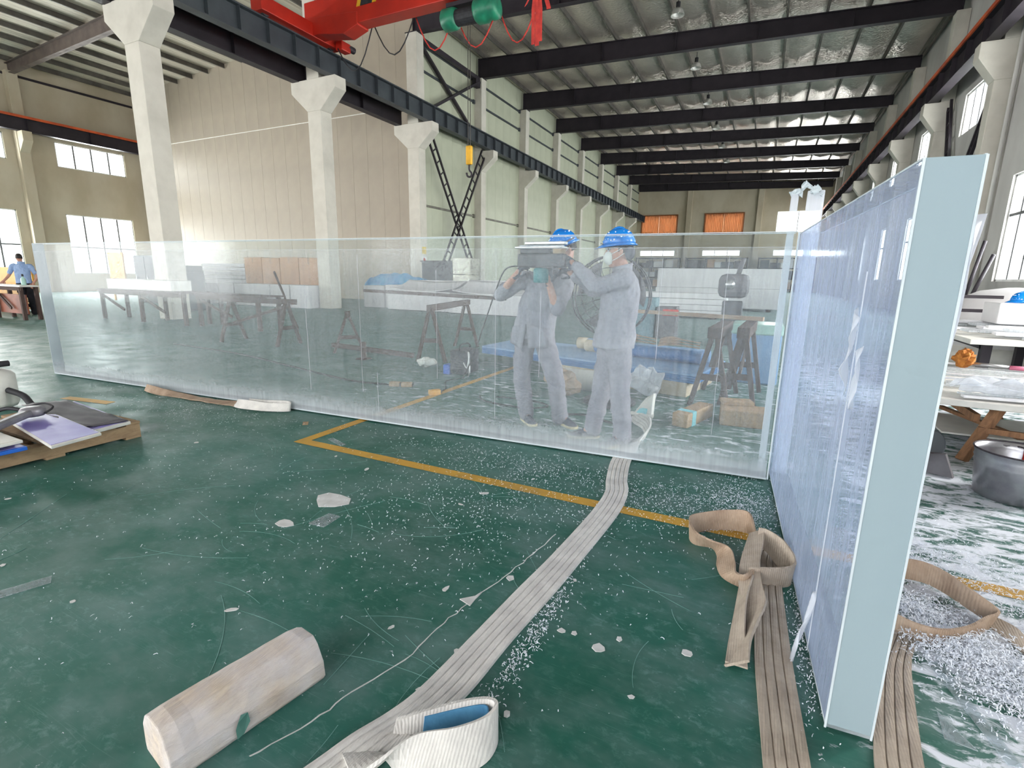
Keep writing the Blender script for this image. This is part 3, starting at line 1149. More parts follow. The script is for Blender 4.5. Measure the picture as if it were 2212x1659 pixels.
# casting dam strips at the corner joint
jp = thing('joint_strip', 'upright clear dam strips with torn tape at the panel corner joint', 'strip', (0.16, 4.0, 0))
MB().box(0.105, 0.15, 4.02, 4.05, 0, 1.98).build('dam_strip', M_FILM, jp, bevel=.004)
MB().box(0.20, 0.30, 4.05, 4.075, 0, 2.0).build('dam_strip', M_FILM, jp, bevel=.004)
MB().tube([(0.172, 3.86, .02), (0.172, 3.86, 1.72)], .006, 6).build('glue_bead', M_FROSTW, jp)
for c, r in (((0.125, 4.03, 1.985), .024), ((0.245, 4.06, 2.0), .028), ((0.19, 4.05, 2.03), .022), ((.275, 4.06, 1.97), .02)):
    mbx = MB().ball(c, r, 9, 6, (1.3, .6, .9))
    for p_ in mbx.v:
        p_ += V((noise.noise(p_ * 60), noise.noise(p_ * 60 + V((5, 1, 2))), noise.noise(p_ * 60 + V((1, 7, 3))))) * .03
    mbx.build('torn_tape', M_FROSTW, jp)

# ------------------------------------------------------------------ people
M_SKIN = pm('skin', srgb(190, 142, 122), srgb(172, 122, 104), 8, 0.5, bump=0.08, bscale=90)
M_HAIR = pm('dark_hair', srgb(28, 24, 24), srgb(44, 38, 36), 30, 0.5, bump=0.4, bscale=120)
M_GREY = pm('grey_work_cloth', srgb(150, 148, 156), srgb(132, 130, 140), 5, 0.9, bump=0.35, bscale=26)
M_GREYT = pm('grey_trouser_cloth', srgb(142, 139, 147), srgb(124, 121, 131), 5, 0.9, bump=0.35, bscale=26)
M_BLUSH = pm('pale_blue_shirt', srgb(150, 172, 206), srgb(128, 152, 190), 6, 0.9, bump=0.3, bscale=30)
M_BLK = pm('black_cloth', srgb(34, 33, 40), srgb(24, 24, 30), 6, 0.9, bump=0.3, bscale=30)
M_GLOVE = pm('dark_grey_glove', srgb(62, 66, 78), srgb(48, 52, 62), 10, 0.85, bump=0.4, bscale=60)
M_HELM = pm('blue_helmet_plastic', srgb(0, 126, 208), srgb(0, 106, 190), 3, 0.22, spec=0.6)
M_DUSTW = pm('white_dust', srgb(228, 230, 234), srgb(208, 212, 220), 14, 0.95)
M_MASK = pm('white_mask', srgb(226, 226, 218), srgb(208, 208, 200), 9, 0.9, bump=0.15, bscale=50)
M_SOLE = pm('cream_rubber_sole', srgb(216, 200, 160), None, 9, 0.7)
M_SHOE = pm('navy_shoe_cloth', srgb(52, 58, 76), srgb(40, 44, 60), 9, 0.8, bump=0.2)
M_LENS = pm('clear_goggle_plastic', srgb(196, 206, 212), None, 5, 0.08, spec=0.7)
M_LINING = pm('grey_liner', srgb(96, 98, 106), None, 6, 0.8)


class Frame:
    def __init__(self, o, f, u=(0, 0, 1)):
        self.o, self.f = V(o), V(f).normalized()
        u = V(u)
        self.l = u.cross(self.f).normalized()
        self.u = self.f.cross(self.l).normalized()

    def __call__(self, f, l, u):
        return self.o + self.f * f + self.l * l + self.u * u


def limb(mb, pts, rad, n=14, wrinkle=0.0, seed=0, k=5):
    """tapered limb through joints; pts = points, rad = radius at each point"""
    path = smooth_path([list(p) + [r] for p, r in zip(pts, rad)], k)
    rs = []
    for i, q in enumerate(path):
        rs.append(max(.004, q[3] * (1 + wrinkle * noise.noise(V((i * .9, seed, 0))))))
    mb.tube([q[:3] for q in path], rs, n)
    mb.ball(path[0][:3], rs[0] * .98, n, 8)
    mb.ball(path[-1][:3], rs[-1] * .98, n, 8)


def torso(mb, fr_list, n=20):
    """stack of elliptical rings: (Frame, half depth, half width, height offset)"""
    path = smooth_path([[*fr.o, *fr.f, *fr.l, a, b] for fr, a, b in fr_list], 5)
    rings = []
    for q in path:
        o, f, l, a, b = V(q[0:3]), V(q[3:6]).normalized(), V(q[6:9]).normalized(), q[9], q[10]
        ring = []
        for i in range(n):
            t = 2 * PI * i / n
            ring.append(o + f * (a * math.copysign(abs(math.cos(t)) ** .85, math.cos(t))) + l * (b * math.copysign(abs(math.sin(t)) ** .85, math.sin(t))))
        rings.append(ring)
    mb.ring_loft(rings)


def head_shape(mb, H):
    mb.ball(H(0.0, 0, .035), .1, 18, 12, (.82, .82, .95))
    rings = []
    for u, fo, a, b in ((-.125, .055, .022, .024), (-.11, .04, .048, .045), (-.07, .02, .074, .062), (-.02, .008, .086, .071), (.03, .0, .094, .075), (.08, -.008, .088, .07), (.115, -.01, .055, .048)):
        rings.append([H(fo + a * math.cos(2 * PI * i / 18), b * math.sin(2 * PI * i / 18), u) for i in range(18)])
    mb.ring_loft(rings)
    mb.ring_loft([[H(.075 + f + .0, l, u) for l, u in ((-.006, -.0), (.006, .0), (.004, .01), (-.004, .01))] for f in (0, .014)])
    limb(mb, [H(.088, 0, .03), H(.105, 0, -.005), H(.112, 0, -.022), H(.092, 0, -.03)], [.009, .011, .014, .01], 10)
    for s in (-1, 1):
        mb.ball(H(-.01, s * .076, -.005), .03, 10, 8, (.55, .4, 1))
        mb.ball(H(.072, s * .03, .026), .02, 8, 6, (.8, 1, .5))
    limb(mb, [H(.082, -.022, -.062), H(.092, 0, -.06), H(.082, .022, -.062)], [.008, .011, .008], 8)


def hand(parent, wrist, palm_dir, normal, thumb_side, curl=1.0, mat=None, name='glove', size=1.0):
    """five fingers of unequal length curling round what is held; thumb from the side of the palm"""
    F = Frame(wrist, palm_dir, normal)
    s = size
    mb = MB()
    rings = []
    for f, a, b in ((-.03, .032, .026), (0, .03, .024), (.04, .042, .018), (.085, .044, .016), (.1, .04, .014)):
        rings.append([F(f * s, a * s * math.cos(2 * PI * i / 14), b * s * math.sin(2 * PI * i / 14)) for i in range(14)])
    mb.ring_loft(rings)
    for i, (l, ln) in enumerate(((-.034, .066), (-.012, .082), (.011, .088), (.033, .078))):
        l = l * s * -thumb_side
        pts, ang, p = [], 0.15, F(.09 * s, l, 0)
        pts.append(tuple(p))
        for seg, bend in ((.42, .55), (.33, .8), (.25, .6)):
            ang += bend * curl
            d = F.f * math.cos(ang) - F.u * math.sin(ang)
            p = p + d * ln * s * seg
            pts.append(tuple(p))
        limb(mb, pts, [.0105 * s, .0105 * s, .0098 * s, .0085 * s], 8, k=3)
    a = F(.02 * s, thumb_side * .034 * s, -.006 * s)
    b = F(.05 * s, thumb_side * .062 * s, -.02 * s)
    c = F(.085 * s, thumb_side * .058 * s, -.042 * s)
    limb(mb, [a, b, c], [.0135 * s, .0125 * s, .0095 * s], 8, k=3)
    return mb.build(name, mat or M_GLOVE, parent, remesh=.0045)


def helmet(parent, H):
    mb = MB()
    n = 28
    rings = []
    for k in range(10):
        t = k / 9 * PI / 2
        r = math.cos(t) ** .8 if k < 9 else .02
        rings.append([H(-.005 + .132 * r * math.cos(2 * PI * i / n), .112 * r * math.sin(2 * PI * i / n), .045 + .125 * math.sin(t)) for i in range(n)])
    shell = mb.ring_loft(rings).build('helmet', M_HELM, parent, smooth=True)
    mb = MB()
    rin, rout, r2 = [], [], []
    for i in range(n):
        t = 2 * PI * i / n
        ex = .022 + (.05 * max(0, math.cos(t)) ** 1.5)
        dz = -.012 - .016 * max(0, math.cos(t)) ** 2
        rin.append(H(-.005 + .130 * math.cos(t), .110 * math.sin(t), .052))
        rout.append(H(-.005 + (.132 + ex) * math.cos(t), (.112 + ex * .8) * math.sin(t), .042 + dz))
        r2.append(H(-.005 + .128 * math.cos(t), .108 * math.sin(t), .038))
    mb.ring_loft([rin, rout, r2], cap=False).build('brim', M_HELM, shell, smooth=True)
    MB().tube([H(.125 - .26 * i / 10, 0, .052 + .126 * math.sin(PI * (.03 + .94 * i / 10))) for i in range(11)], .009, 8).build('crown_ridge', M_HELM, shell, smooth=True)
    mb = MB()
    rnd = random.Random(3)
    for i in range(26):
        t = rnd.uniform(-2.6, 2.6)
        e = rnd.uniform(.1, .9)
        r = math.cos(e) ** .8
        mb.ball(H(-.005 + .133 * r * math.cos(t), .113 * r * math.sin(t), .045 + .126 * math.sin(e)), rnd.uniform(.003, .008), 6, 4)
    mb.build('dust_flecks', M_DUSTW, shell)['kind'] = 'stuff'
    mb = MB()
    mb.ring_loft([[H(.117 * math.cos(2 * PI * i / n), .098 * math.sin(2 * PI * i / n), z) for i in range(n)] for z in (.02, .045)], cap=False)
    mb.build('sweatband', M_LINING, shell, smooth=True, solid=.004)
    return shell


def shoe(parent, heel, toe_dir, mat, sole, L=.27):
    F = Frame(heel, V((toe_dir[0], toe_dir[1], 0)))
    mb, ms = MB(), MB()
    sec = ((-.045, .03, .085), (-.02, .038, .1), (.04, .04, .105), (.1, .043, .085), (.15, .05, .065), (.2, .045, .05), (.225, .02, .035))
    rings = []
    for f, b, h in sec:
        rings.append([F(f, b * math.cos(t), .018 + (h - .018) * max(0, math.sin(t))) for t in [PI * i / 8 for i in range(9)]] + [F(f, -b * .5, .018), F(f, b * .5, .018)])
    o = mb.ring_loft(rings).build('shoe', mat, parent, smooth=True)
    srings = []
    for f, b, h in ((-.052, .02, 0), (-.04, .036, 0), (.04, .043, 0), (.1, .046, 0), (.16, .054, 0), (.21, .046, 0), (.236, .02, 0)):
        srings.append([F(f, -b, 0.001), F(f, b, .001), F(f, b * 1.02, .024), F(f, -b * 1.02, .024)])
    ms.ring_loft(srings).build('sole', sole, o)
    return o


def worker(name, label, J, headF, headU=(0, 0, 1), jacket=M_GREY, trousers=M_GREYT, shoes=(M_SHOE, M_SOLE), bulk=1.0, short=False, hair=M_HAIR, mouth=True):
    """J: dict of joints in world space"""
    base = (V(J['footL']) + V(J['footR'])) / 2
    root = thing(name, label, 'person', (base.x, base.y, 0))
    H = Frame(J['head'], headF, headU)
    F = J['front']
    # one continuous body
    b = MB()
    head_shape(b, H)
    limb(b, [J['head'] - H.u * .06, V(J['neck'])], [.052, .06], 14)
    torso(b, [(Frame(J['pelvis'] - V((0, 0, .08)), F), .09, .14), (Frame(J['pelvis'], F), .1, .15), (Frame(J['waist'], F), .095, .13), (Frame(J['chest'], F), .11, .155), (Frame(V(J['neck']) - V((0, 0, .06)), F), .08, .14), (Frame(J['neck'], F), .05, .06)])
    for s in 'LR':
        limb(b, [J['sh' + s], J['el' + s], J['wr' + s]], [.052, .042, .03])
        limb(b, [J['wr' + s], J['wr' + s] + (V(J['wr' + s]) - V(J['el' + s])).normalized() * .05], [.028, .03])
        limb(b, [J['hip' + s], J['kn' + s], J['an' + s]], [.082, .058, .04])
        limb(b, [J['an' + s], V(J['foot' + s]) + V((*J['toe' + s], 0)) * .1 + V((0, 0, .05))], [.038, .03])
    body = b.build('body', M_SKIN, root, remesh=.009)
    # jacket
    j = MB()
    torso(j, [(Frame(J['hem'], F), .175 * bulk, .215 * bulk), (Frame(J['pelvis'] + V((0, 0, .03)), F), .165 * bulk, .205 * bulk), (Frame(J['waist'], F), .15 * bulk, .195 * bulk), (Frame(J['chest'], F), .148 * bulk, .2 * bulk), (Frame(V(J['neck']) - V((0, 0, .07)), F), .105, .17), (Frame(V(J['neck']) - V((0, 0, .005)), F), .072, .085)])
    for i, s in enumerate('LR'):
        sh, el, wr = (V(J[k + s]) for k in ('sh', 'el', 'wr'))
        if short:
            cuff = el.lerp(wr, .0) if short == 'rolled' else sh.lerp(el, .75)
            limb(j, [sh.lerp(V(J['neck']), .25), sh, sh.lerp(cuff, .5), cuff], [.075 * bulk ** 2, .083 * bulk ** 2, .074 * bulk ** 2, .068 * bulk ** 2], wrinkle=.12, seed=i * 3 + 1)
            if short == 'rolled':
                limb(j, [el, el.lerp(wr, .35)], [.066, .056], wrinkle=.12, seed=i)
        else:
            limb(j, [sh.lerp(V(J['neck']), .25), sh, sh.lerp(el, .55), el, el.lerp(wr, .5), wr], [.075, .085, .074, .068, .058, .05], wrinkle=.16, seed=i * 3 + 1)
    jo = j.build('jacket' if jacket is M_GREY else 'shirt', jacket, root, remesh=.011)
    dm = jo.modifiers.new('folds', 'DISPLACE')
    tx = bpy.data.textures.new('folds', 'CLOUDS')
    tx.noise_scale = .09
    dm.texture = tx
    dm.strength = .03
    dm.texture_coords = 'LOCAL'
    # collar
    n = 20
    C = Frame(V(J['neck']), F)
    MB().ring_loft([[C(.078 * math.cos(t) + .01, .085 * math.sin(t), z - .02 * math.cos(t)) for t in [PI * .12 + (2 * PI - .24 * PI) * i / n for i in range(n + 1)]] for z in (-.03, .02, .045)], cap=False).build('collar', jacket, jo, smooth=True, solid=.008)
    # trousers
    tr = MB()
    torso(tr, [(Frame(J['pelvis'] - V((0, 0, .12)), F), .12, .165), (Frame(J['pelvis'], F), .135, .175), (Frame(J['pelvis'] + V((0, 0, .1)), F), .125, .165)])
    for i, s in enumerate('LR'):
        h, k, a = (V(J[q + s]) for q in ('hip', 'kn', 'an'))
        limb(tr, [h, h.lerp(k, .5), k, k.lerp(a, .5), a.lerp(k, .1), a - V((0, 0, .01))], [.105, .098, .085, .082, .078, .08], wrinkle=.12, seed=i * 7 + 2)
    to = tr.build('trousers', trousers, root, remesh=.011)
    dm = to.modifiers.new('folds', 'DISPLACE')
    tx2 = bpy.data.textures.new('folds', 'CLOUDS')
    tx2.noise_scale = .11
    dm.texture = tx2
    dm.strength = .028
    dm.texture_coords = 'LOCAL'
    for s in 'LR':
        shoe(root, J['foot' + s], J['toe' + s], *shoes)
    # hair: cap round the back of the skull
    rings = []
    for k in range(9):
        t = k / 8 * PI * .62
        rings.append([H(-.012 + .1 * math.sin(t) * math.cos(a) - .004, .084 * math.sin(t) * math.sin(a), .02 + .108 * math.cos(t) + (.06 * max(0, math.cos(a)) * math.sin(t) ** 3)) for a in [2 * PI * i / 20 for i in range(20)]])
    MB().ring_loft(rings[::-1]).build('hair', hair, root, smooth=True)
    return root, H, jo


def vv(**k):
    return {a: V(b) if len(b) == 3 else b for a, b in k.items()}


# right-hand worker, turned to the left, both arms stretched to the machine
JR = vv(head=(-1.10, 4.24, 1.625), neck=(-1.055, 4.26, 1.475), chest=(-1.07, 4.27, 1.28), waist=(-1.09, 4.28, 1.06), pelvis=(-1.10, 4.28, 0.92), hem=(-1.11, 4.28, 0.83),
        shL=(-1.0, 4.09, 1.405), elL=(-1.22, 4.07, 1.345), wrL=(-1.42, 4.11, 1.50), shR=(-1.10, 4.43, 1.41), elR=(-1.32, 4.36, 1.31), wrR=(-1.46, 4.20, 1.43),
        hipL=(-1.04, 4.20, .88), hipR=(-1.15, 4.34, .88), knL=(-.99, 4.14, .47), knR=(-1.19, 4.27, .46), anL=(-.955, 4.16, .09), anR=(-1.24, 4.23, .09),
        footL=(-.955, 4.17, 0), footR=(-1.23, 4.24, 0), toeL=(-.55, -.83), toeR=(-.9, -.42), front=(-.86, -.5, 0))
wr_, HR, jr = worker('person', 'worker in grey with blue helmet and white mask, arms stretched to the left', JR, (-.9, -.42, -.10))
helmet(wr_, Frame(HR(0, 0, .012), (-.9, -.42, -.06)))
# mask with straps, goggles, ear cloth
mk = MB()
rings = []
for f, b, h in ((.066, .062, .068), (.088, .055, .06), (.112, .034, .042), (.128, .01, .014)):
    rings.append([HR(f, b * math.cos(2 * PI * i / 18), -.045 + h * math.sin(2 * PI * i / 18)) for i in range(18)])
mask = mk.ring_loft(rings).build('face_mask', M_MASK, wr_, smooth=True)
for s in (-1, 1):
    MB().tube([HR(.075, s * .058, -.02), HR(.03, s * .078, .0), HR(-.02, s * .082, .025)], .0028, 6).build('mask_strap', M_MASK, mask)
    MB().tube([HR(.075, s * .055, -.075), HR(.03, s * .076, -.055), HR(-.03, s * .078, -.02)], .0028, 6).build('mask_strap', M_MASK, mask)
gg = MB()
for s in (-1, 1):
    gg.lathe([(.028, 0), (.028, .004)], 14)
    k = len(gg.v) - 28
    for i in range(k, len(gg.v)):
        p_ = gg.v[i].copy()
        gg.v[i] = HR(.096 + p_.z - abs(s * .034 + p_.x) * .35, s * .034 + p_.x, .028 + p_.y * .72)
    gg.tube([HR(.083, s * .062, .03), HR(.04, s * .08, .03), HR(-.01, s * .083, .022)], .003, 6)
gg.tube([HR(.1, -.01, .03), HR(.1, .01, .03)], .003, 6)
gg.build('safety_goggles', M_LENS, wr_)
MB().ball(HR(-.07, .072, -.02), .04, 10, 8, (.9, .5, 1.3)).ball(HR(-.095, .03, -.02), .05, 10, 8, (.7, .9, 1.1)).build('ear_cloth', M_LINING, wr_, smooth=True)
for s in (-1, 1):
    MB().ball(HR(.082, s * .031, .027), .0125, 10, 8).build('eye', M_HAIR, wr_, smooth=True)
hand(wr_, V(JR['wrL']), (-.75, .02, .45), (0.3, -.9, .25), 1, .75)
hand(wr_, V(JR['wrR']), (-.8, -.3, .35), (.2, .6, .7), -1, .75)

# left-hand worker, facing the camera, bent over the machine
JL = vv(head=(-1.60, 4.33, 1.635), neck=(-1.72, 4.40, 1.475), chest=(-1.83, 4.43, 1.24), waist=(-1.91, 4.46, 1.05), pelvis=(-1.94, 4.47, 0.90), hem=(-1.95, 4.46, 0.84),
        shR=(-2.04, 4.38, 1.37), elR=(-2.22, 4.30, 1.24), wrR=(-2.0, 4.17, 1.42), shL=(-1.63, 4.46, 1.36), elL=(-1.63, 4.28, 1.13), wrL=(-1.68, 4.17, 1.36),
        hipR=(-2.03, 4.47, .86), hipL=(-1.85, 4.47, .86), knR=(-2.03, 4.40, .49), knL=(-1.67, 4.38, .47), anR=(-1.99, 4.43, .09), anL=(-1.65, 4.48, .09),
        footR=(-2.0, 4.44, 0), footL=(-1.65, 4.52, 0), toeR=(.72, -.7), toeL=(.85, -.52), front=(.22, -.97, 0))
wl_, HL, jl = worker('person', 'worker in grey with blue helmet bending over the black machine', JL, (-.66, -.66, -.40), (-.25, -.1, 1), short='rolled', shoes=(M_SHOE, M_SOLE))
helmet(wl_, Frame(HL(0, 0, .012), (-.66, -.64, -.36), (-.25, -.1, 1)))
rings = []
for f, b, h in ((.066, .062, .068), (.088, .055, .06), (.112, .034, .042), (.128, .01, .014)):
    rings.append([HL(f, b * math.cos(2 * PI * i / 18), -.045 + h * math.sin(2 * PI * i / 18)) for i in range(18)])
mask2 = MB().ring_loft(rings).build('face_mask', M_MASK, wl_, smooth=True)
for s in (-1, 1):
    MB().tube([HL(.075, s * .058, -.02), HL(.03, s * .078, .0), HL(-.02, s * .082, .025)], .0028, 6).build('mask_strap', M_MASK, mask2)
    MB().ball(HL(.082, s * .031, .027), .0125, 10, 8).build('eye', M_HAIR, wl_, smooth=True)
MB().ball(HL(.085, 0, .03), .045, 14, 8, (1.5, .9, .75)).build('safety_goggles', M_LENS, wl_, smooth=True)
MB().ribbon([HL(.14, -.08, .07), HL(.15, 0, .06), HL(.12, .09, .062), HL(.02, .127, .07), (HL(-.08, .1, .075))], [(0, 0, .007)] * 5, .004).build('goggle_strap', M_LINING, wl_)
hand(wl_, V(JL['wrR']), (.55, -.2, .6), (-.5, -.6, .3), -1, .8)
hand(wl_, V(JL['wrL']), (-.1, -.15, 1), (.3, -1, 0), -1, .8)
# open front flaps of the jacket
for s, pts in ((1, [(-2.08, 4.29, .95), (-1.93, 4.27, .98), (-1.97, 4.26, .74), (-2.1, 4.28, .80)]), (-1, [(-1.93, 4.27, .98), (-1.76, 4.31, .95), (-1.72, 4.30, .77), (-1.90, 4.26, .76)])):
    MB().surf(lambda u, v, p=pts: tuple(V(p[0]).lerp(V(p[1]), u).lerp(V(p[3]).lerp(V(p[2]), u), v) + V((0, -.012 * math.sin(3 * u * PI), 0))), 8, 6).build('jacket_flap', M_GREY, jl, smooth=True, solid=.008)

# man at the bench far left, back turned
JM = vv(head=(-20.1, 7.5, 1.70), neck=(-20.1, 7.52, 1.53), chest=(-20.1, 7.52, 1.32), waist=(-20.1, 7.52, 1.1), pelvis=(-20.1, 7.52, .95), hem=(-20.1, 7.52, .95),
        shL=(-20.24, 7.36, 1.45), elL=(-20.30, 7.27, 1.19), wrL=(-20.28, 7.12, 1.02), shR=(-19.96, 7.68, 1.45), elR=(-19.90, 7.77, 1.18), wrR=(-19.92, 7.66, .95),
        hipL=(-20.16, 7.44, .9), hipR=(-20.04, 7.6, .9), knL=(-20.15, 7.44, .48), knR=(-20.05, 7.6, .48), anL=(-20.14, 7.46, .09), anR=(-20.06, 7.62, .09),
        footL=(-20.14, 7.46, 0), footR=(-20.06, 7.62, 0), toeL=(-.9, .4), toeR=(-.9, .4), front=(-.8, .6, 0))
wm_, HM, jm = worker('person', 'man in pale blue shirt and black trousers standing behind the far left bench', JM, (-.9, .35, 0), jacket=M_BLUSH, trousers=M_BLK, shoes=(M_BLK, M_BLK), bulk=.92, short='short')
hand(wm_, V(JM['wrR']), (-.2, -.2, -1), (-.8, .5, 0), 1, .45, M_SKIN, 'hand')
hand(wm_, V(JM['wrL']), (.1, -.5, -.6), (-.5, .6, .5), -1, .45, M_SKIN, 'hand')

# ------------------------------------------------------------------ slings and things on the near floor
def mat_web(name, c1, c2, rib=220.0):
    t = NT(name)
    v = t.coord((1, 1, 1))
    col = t.ramp(t.noise(v, 7, 6, .65), [(.3, c1), (.7, c2)])
    w = t.n('ShaderNodeTexWave')
    w.inputs['Scale'].default_value = rib / 6
    w.inputs['Distortion'].default_value = 1.5
    t.l(v, w.inputs['Vector'])
    h = t.math('ADD', t.math('MULTIPLY', w.outputs['Fac'], .5), t.noise(v, 60, 4))
    return t.done(t.pbr(col, .95, 0, t.bump(h, .35, .006), .2))


M_WEBW = mat_web('white_webbing', srgb(222, 219, 213), srgb(188, 185, 182))
M_WEBD = mat_web('soiled_webbing', srgb(180, 168, 154), srgb(148, 136, 124))
M_WEBT = mat_web('tan_webbing', srgb(178, 158, 138), srgb(142, 120, 102))
M_WEBIN = pm('blue_wear_liner', srgb(86, 146, 184), srgb(66, 120, 160), 8, .9, bump=.2)


def strap(name, pts, mat, parent, thick=.008, ribs=1, depth=0.0, n=6, wob=0.0):
    """pts: (x, y, z, half-width vector x, y, z)"""
    path = smooth_path(pts, n)
    cs, ws = [], []
    for i, q in enumerate(path):
        c = V(q[:3])
        if wob:
            c += V((wob * noise.noise(V((i * .6, 1.7, 0))), wob * noise.noise(V((i * .6, 9.1, 0))), 0))
        cs.append(c)
        ws.append(V(q[3:6]))
    return MB().ribbon(cs, ws, thick, ribs, depth).build(name, mat, parent, smooth=False)


A, B_ = .076, .034
s1 = thing('lifting_sling', 'long off-white flat sling running under the long panel towards the camera', 'sling', (-.82, 2.2, 0))
strap('flat_belt', [(-1.04, 5.05, .03, .05, .05, .02), (-.96, 4.88, .05, .04, .05, .04), (-.86, 4.72, .06, .02, .05, .05), (-.80, 4.45, .055, .02, .03, .055), (-.86, 4.15, .03, .06, .03, .03),
                   (-.87, 3.95, .0065, .07, .03, 0), (-.85, 3.69, .0065, .07, .034, 0), (-.79, 3.36, .0065, .068, .034, 0), (-.735, 3.14, .008, .07, .036, 0), (-.722, 2.8, .01, A, B_, .0), (-.757, 2.25, .008, A, B_, 0), (-.785, 1.92, .008, .08, .036, 0),
                   (-.82, 1.54, .008, A, B_, 0), (-.842, 1.25, .01, .08, .037, 0), (-.872, 1.11, .015, .08, .034, 0), (-.915, .99, .02, .082, .034, 0), (-.95, .88, .014, .085, .034, 0), (-1.0, .74, .01, .085, .03, 0)], M_WEBW, s1, .014, 5, .006)
U5 = .045
strap('sling_eye', [(-.88, 1.02, .045, .01, .0, .036), (-.80, 1.07, .05, .0, .01, .045), (-.70, 1.15, .056, 0, .012, .05), (-.635, 1.185, .06, .0, .006, .054), (-.600, 1.165, .062, -.004, .006, .058), (-.605, 1.10, .060, -.012, .018, .058), (-.665, 1.025, .058, -.014, .026, .056), (-.765, .955, .055, -.01, .026, .052), (-.86, .925, .042, .03, -.034, .034), (-.93, .87, .03, .05, -.03, .012)], M_WEBW, s1, .012, 1)
strap('wear_liner', [(-.80, 1.06, .045, 0, .008, .036), (-.70, 1.138, .05, 0, .01, .04), (-.645, 1.17, .055, 0, .004, .044), (-.626, 1.158, .056, .004, -.004, .044)], M_WEBIN, s1, .004)

s2 = thing('lifting_sling', 'soiled brown sling tangled in loops beside the frosted panel end', 'sling', (.15, 2.3, 0))
strap('flat_belt', [(.19, 2.9, .0065, .05, .03, 0), (.165, 2.7, .0065, .055, .03, 0), (.168, 2.5, .0065, .058, .031, 0), (.182, 2.0, .0065, .063, .032, 0), (.195, 1.76, .0065, .063, .032, 0), (.214, 1.477, .0065, .063, .032, 0), (.235, 1.15, .0065, .063, .032, 0)], M_WEBD, s2, .014, 4, .006)
strap('loop_strap', [(0.1, 2.84, 0.0672, 0, 0, 0.026), (0.06, 2.97, 0.0672, 0, 0.013, 0.0585), (-0.05, 2.97, 0.056, 0, 0.026, 0.052), (-0.16, 2.9, 0.0504, 0, 0.026, 0.0494), (-0.225, 2.8, 0.0504, -0.0065, 0.013, 0.0546), (-0.19, 2.68, 0.0504, 0, -0.026, 0.052), (-0.1, 2.66, 0.0448, 0, -0.039, 0.039), (-0.04, 2.62, 0.0392, 0.026, -0.013, 0.039), (-0.02, 2.5, 0.0392, 0.039, 0, 0.026), (-0, 2.4, 0.0448, 0.026, -0.026, 0.039), (0.06, 2.36, 0.0504, 0, -0.026, 0.0455), (0.1, 2.4, 0.056, 0, 0, 0.0455)], M_WEBT, s2, .010, 1)
strap('loop_strap', [(0.115, 2.76, 0.0896, 0, 0.013, 0.052), (0.16, 2.76, 0.084, 0, 0.013, 0.0546), (0.215, 2.68, 0.0784, 0.013, 0.013, 0.0585), (0.262, 2.56, 0.0672, 0.013, 0, 0.0585), (0.262, 2.5, 0.0616, 0, -0.013, 0.0585), (0.21, 2.46, 0.056, 0, -0.013, 0.0585), (0.13, 2.43, 0.056, 0, -0.013, 0.052), (0.08, 2.42, 0.056, 0, 0, 0.039)], M_WEBD, s2, .010, 1)
strap('loop_strap', [(0.112, 2.82, 0.0952, 0.0364, 0, 0.0234), (0.1, 2.68, 0.0952, 0.039, 0, 0.0195), (0.085, 2.5, 0.084, 0.0416, 0, 0.0156), (0.09, 2.34, 0.0616, 0.0468, 0.0065, 0.013), (0.115, 2.2, 0.0504, 0.039, 0, 0.026), (0.1, 2.05, 0.0392, 0.026, 0, 0.039), (0.075, 1.92, 0.0336, 0.026, 0, 0.0364), (0.06, 1.82, 0.028, 0.039, 0, 0.026)], M_WEBD, s2, .010, 1)
strap('loop_strap', [(0.06, 1.83, 0.0134, 0.039, 0, 0), (0.055, 2, 0.0224, 0.026, 0, 0.0234), (0.06, 2.2, 0.0336, 0.0195, 0, 0.0325), (0.075, 2.38, 0.0448, 0.026, 0, 0.039)], M_WEBD, s2, .008, 1)

s3 = thing('lifting_sling', 'soiled sling with standing loop lying in swarf beyond the frosted panel', 'sling', (.75, 2.4, 0))
strap('flat_belt', [(.68, 2.36, .0065, .05, .025, 0), (.60, 2.12, .0065, .055, .028, 0), (.556, 1.9, .0065, .063, .031, 0), (.53, 1.73, .0065, .066, .033, 0), (.513, 1.58, .0065, .066, .033, 0), (.49, 1.2, .0065, .066, .033, 0)], M_WEBD, s3, .014, 4, .006)
strap('standing_loop', [(.55, 2.62, .05, 0, 0, .045), (.66, 2.76, .055, 0, 0, .05), (.78, 2.83, .06, 0, 0, .052), (.88, 2.80, .06, 0, 0, .05), (.97, 2.66, .055, 0, 0, .045), (1.02, 2.58, .045, .01, 0, .035), (.97, 2.51, .04, 0, 0, .035), (.88, 2.40, .04, 0, 0, .036), (.78, 2.33, .04, 0, 0, .036), (.68, 2.33, .042, 0, 0, .036), (.58, 2.40, .045, 0, 0, .036)], M_WEBT, s3, .010, 1)
strap('loose_end', [(1.0, 2.60, .02, .02, .02, .01), (1.05, 2.52, .03, .03, .02, .01), (1.075, 2.45, .02, .03, .02, 0), (1.11, 2.38, .025, .02, .02, .015), (1.13, 2.33, .012, .03, .01, 0)], M_WEBD, s3, .009, 1)

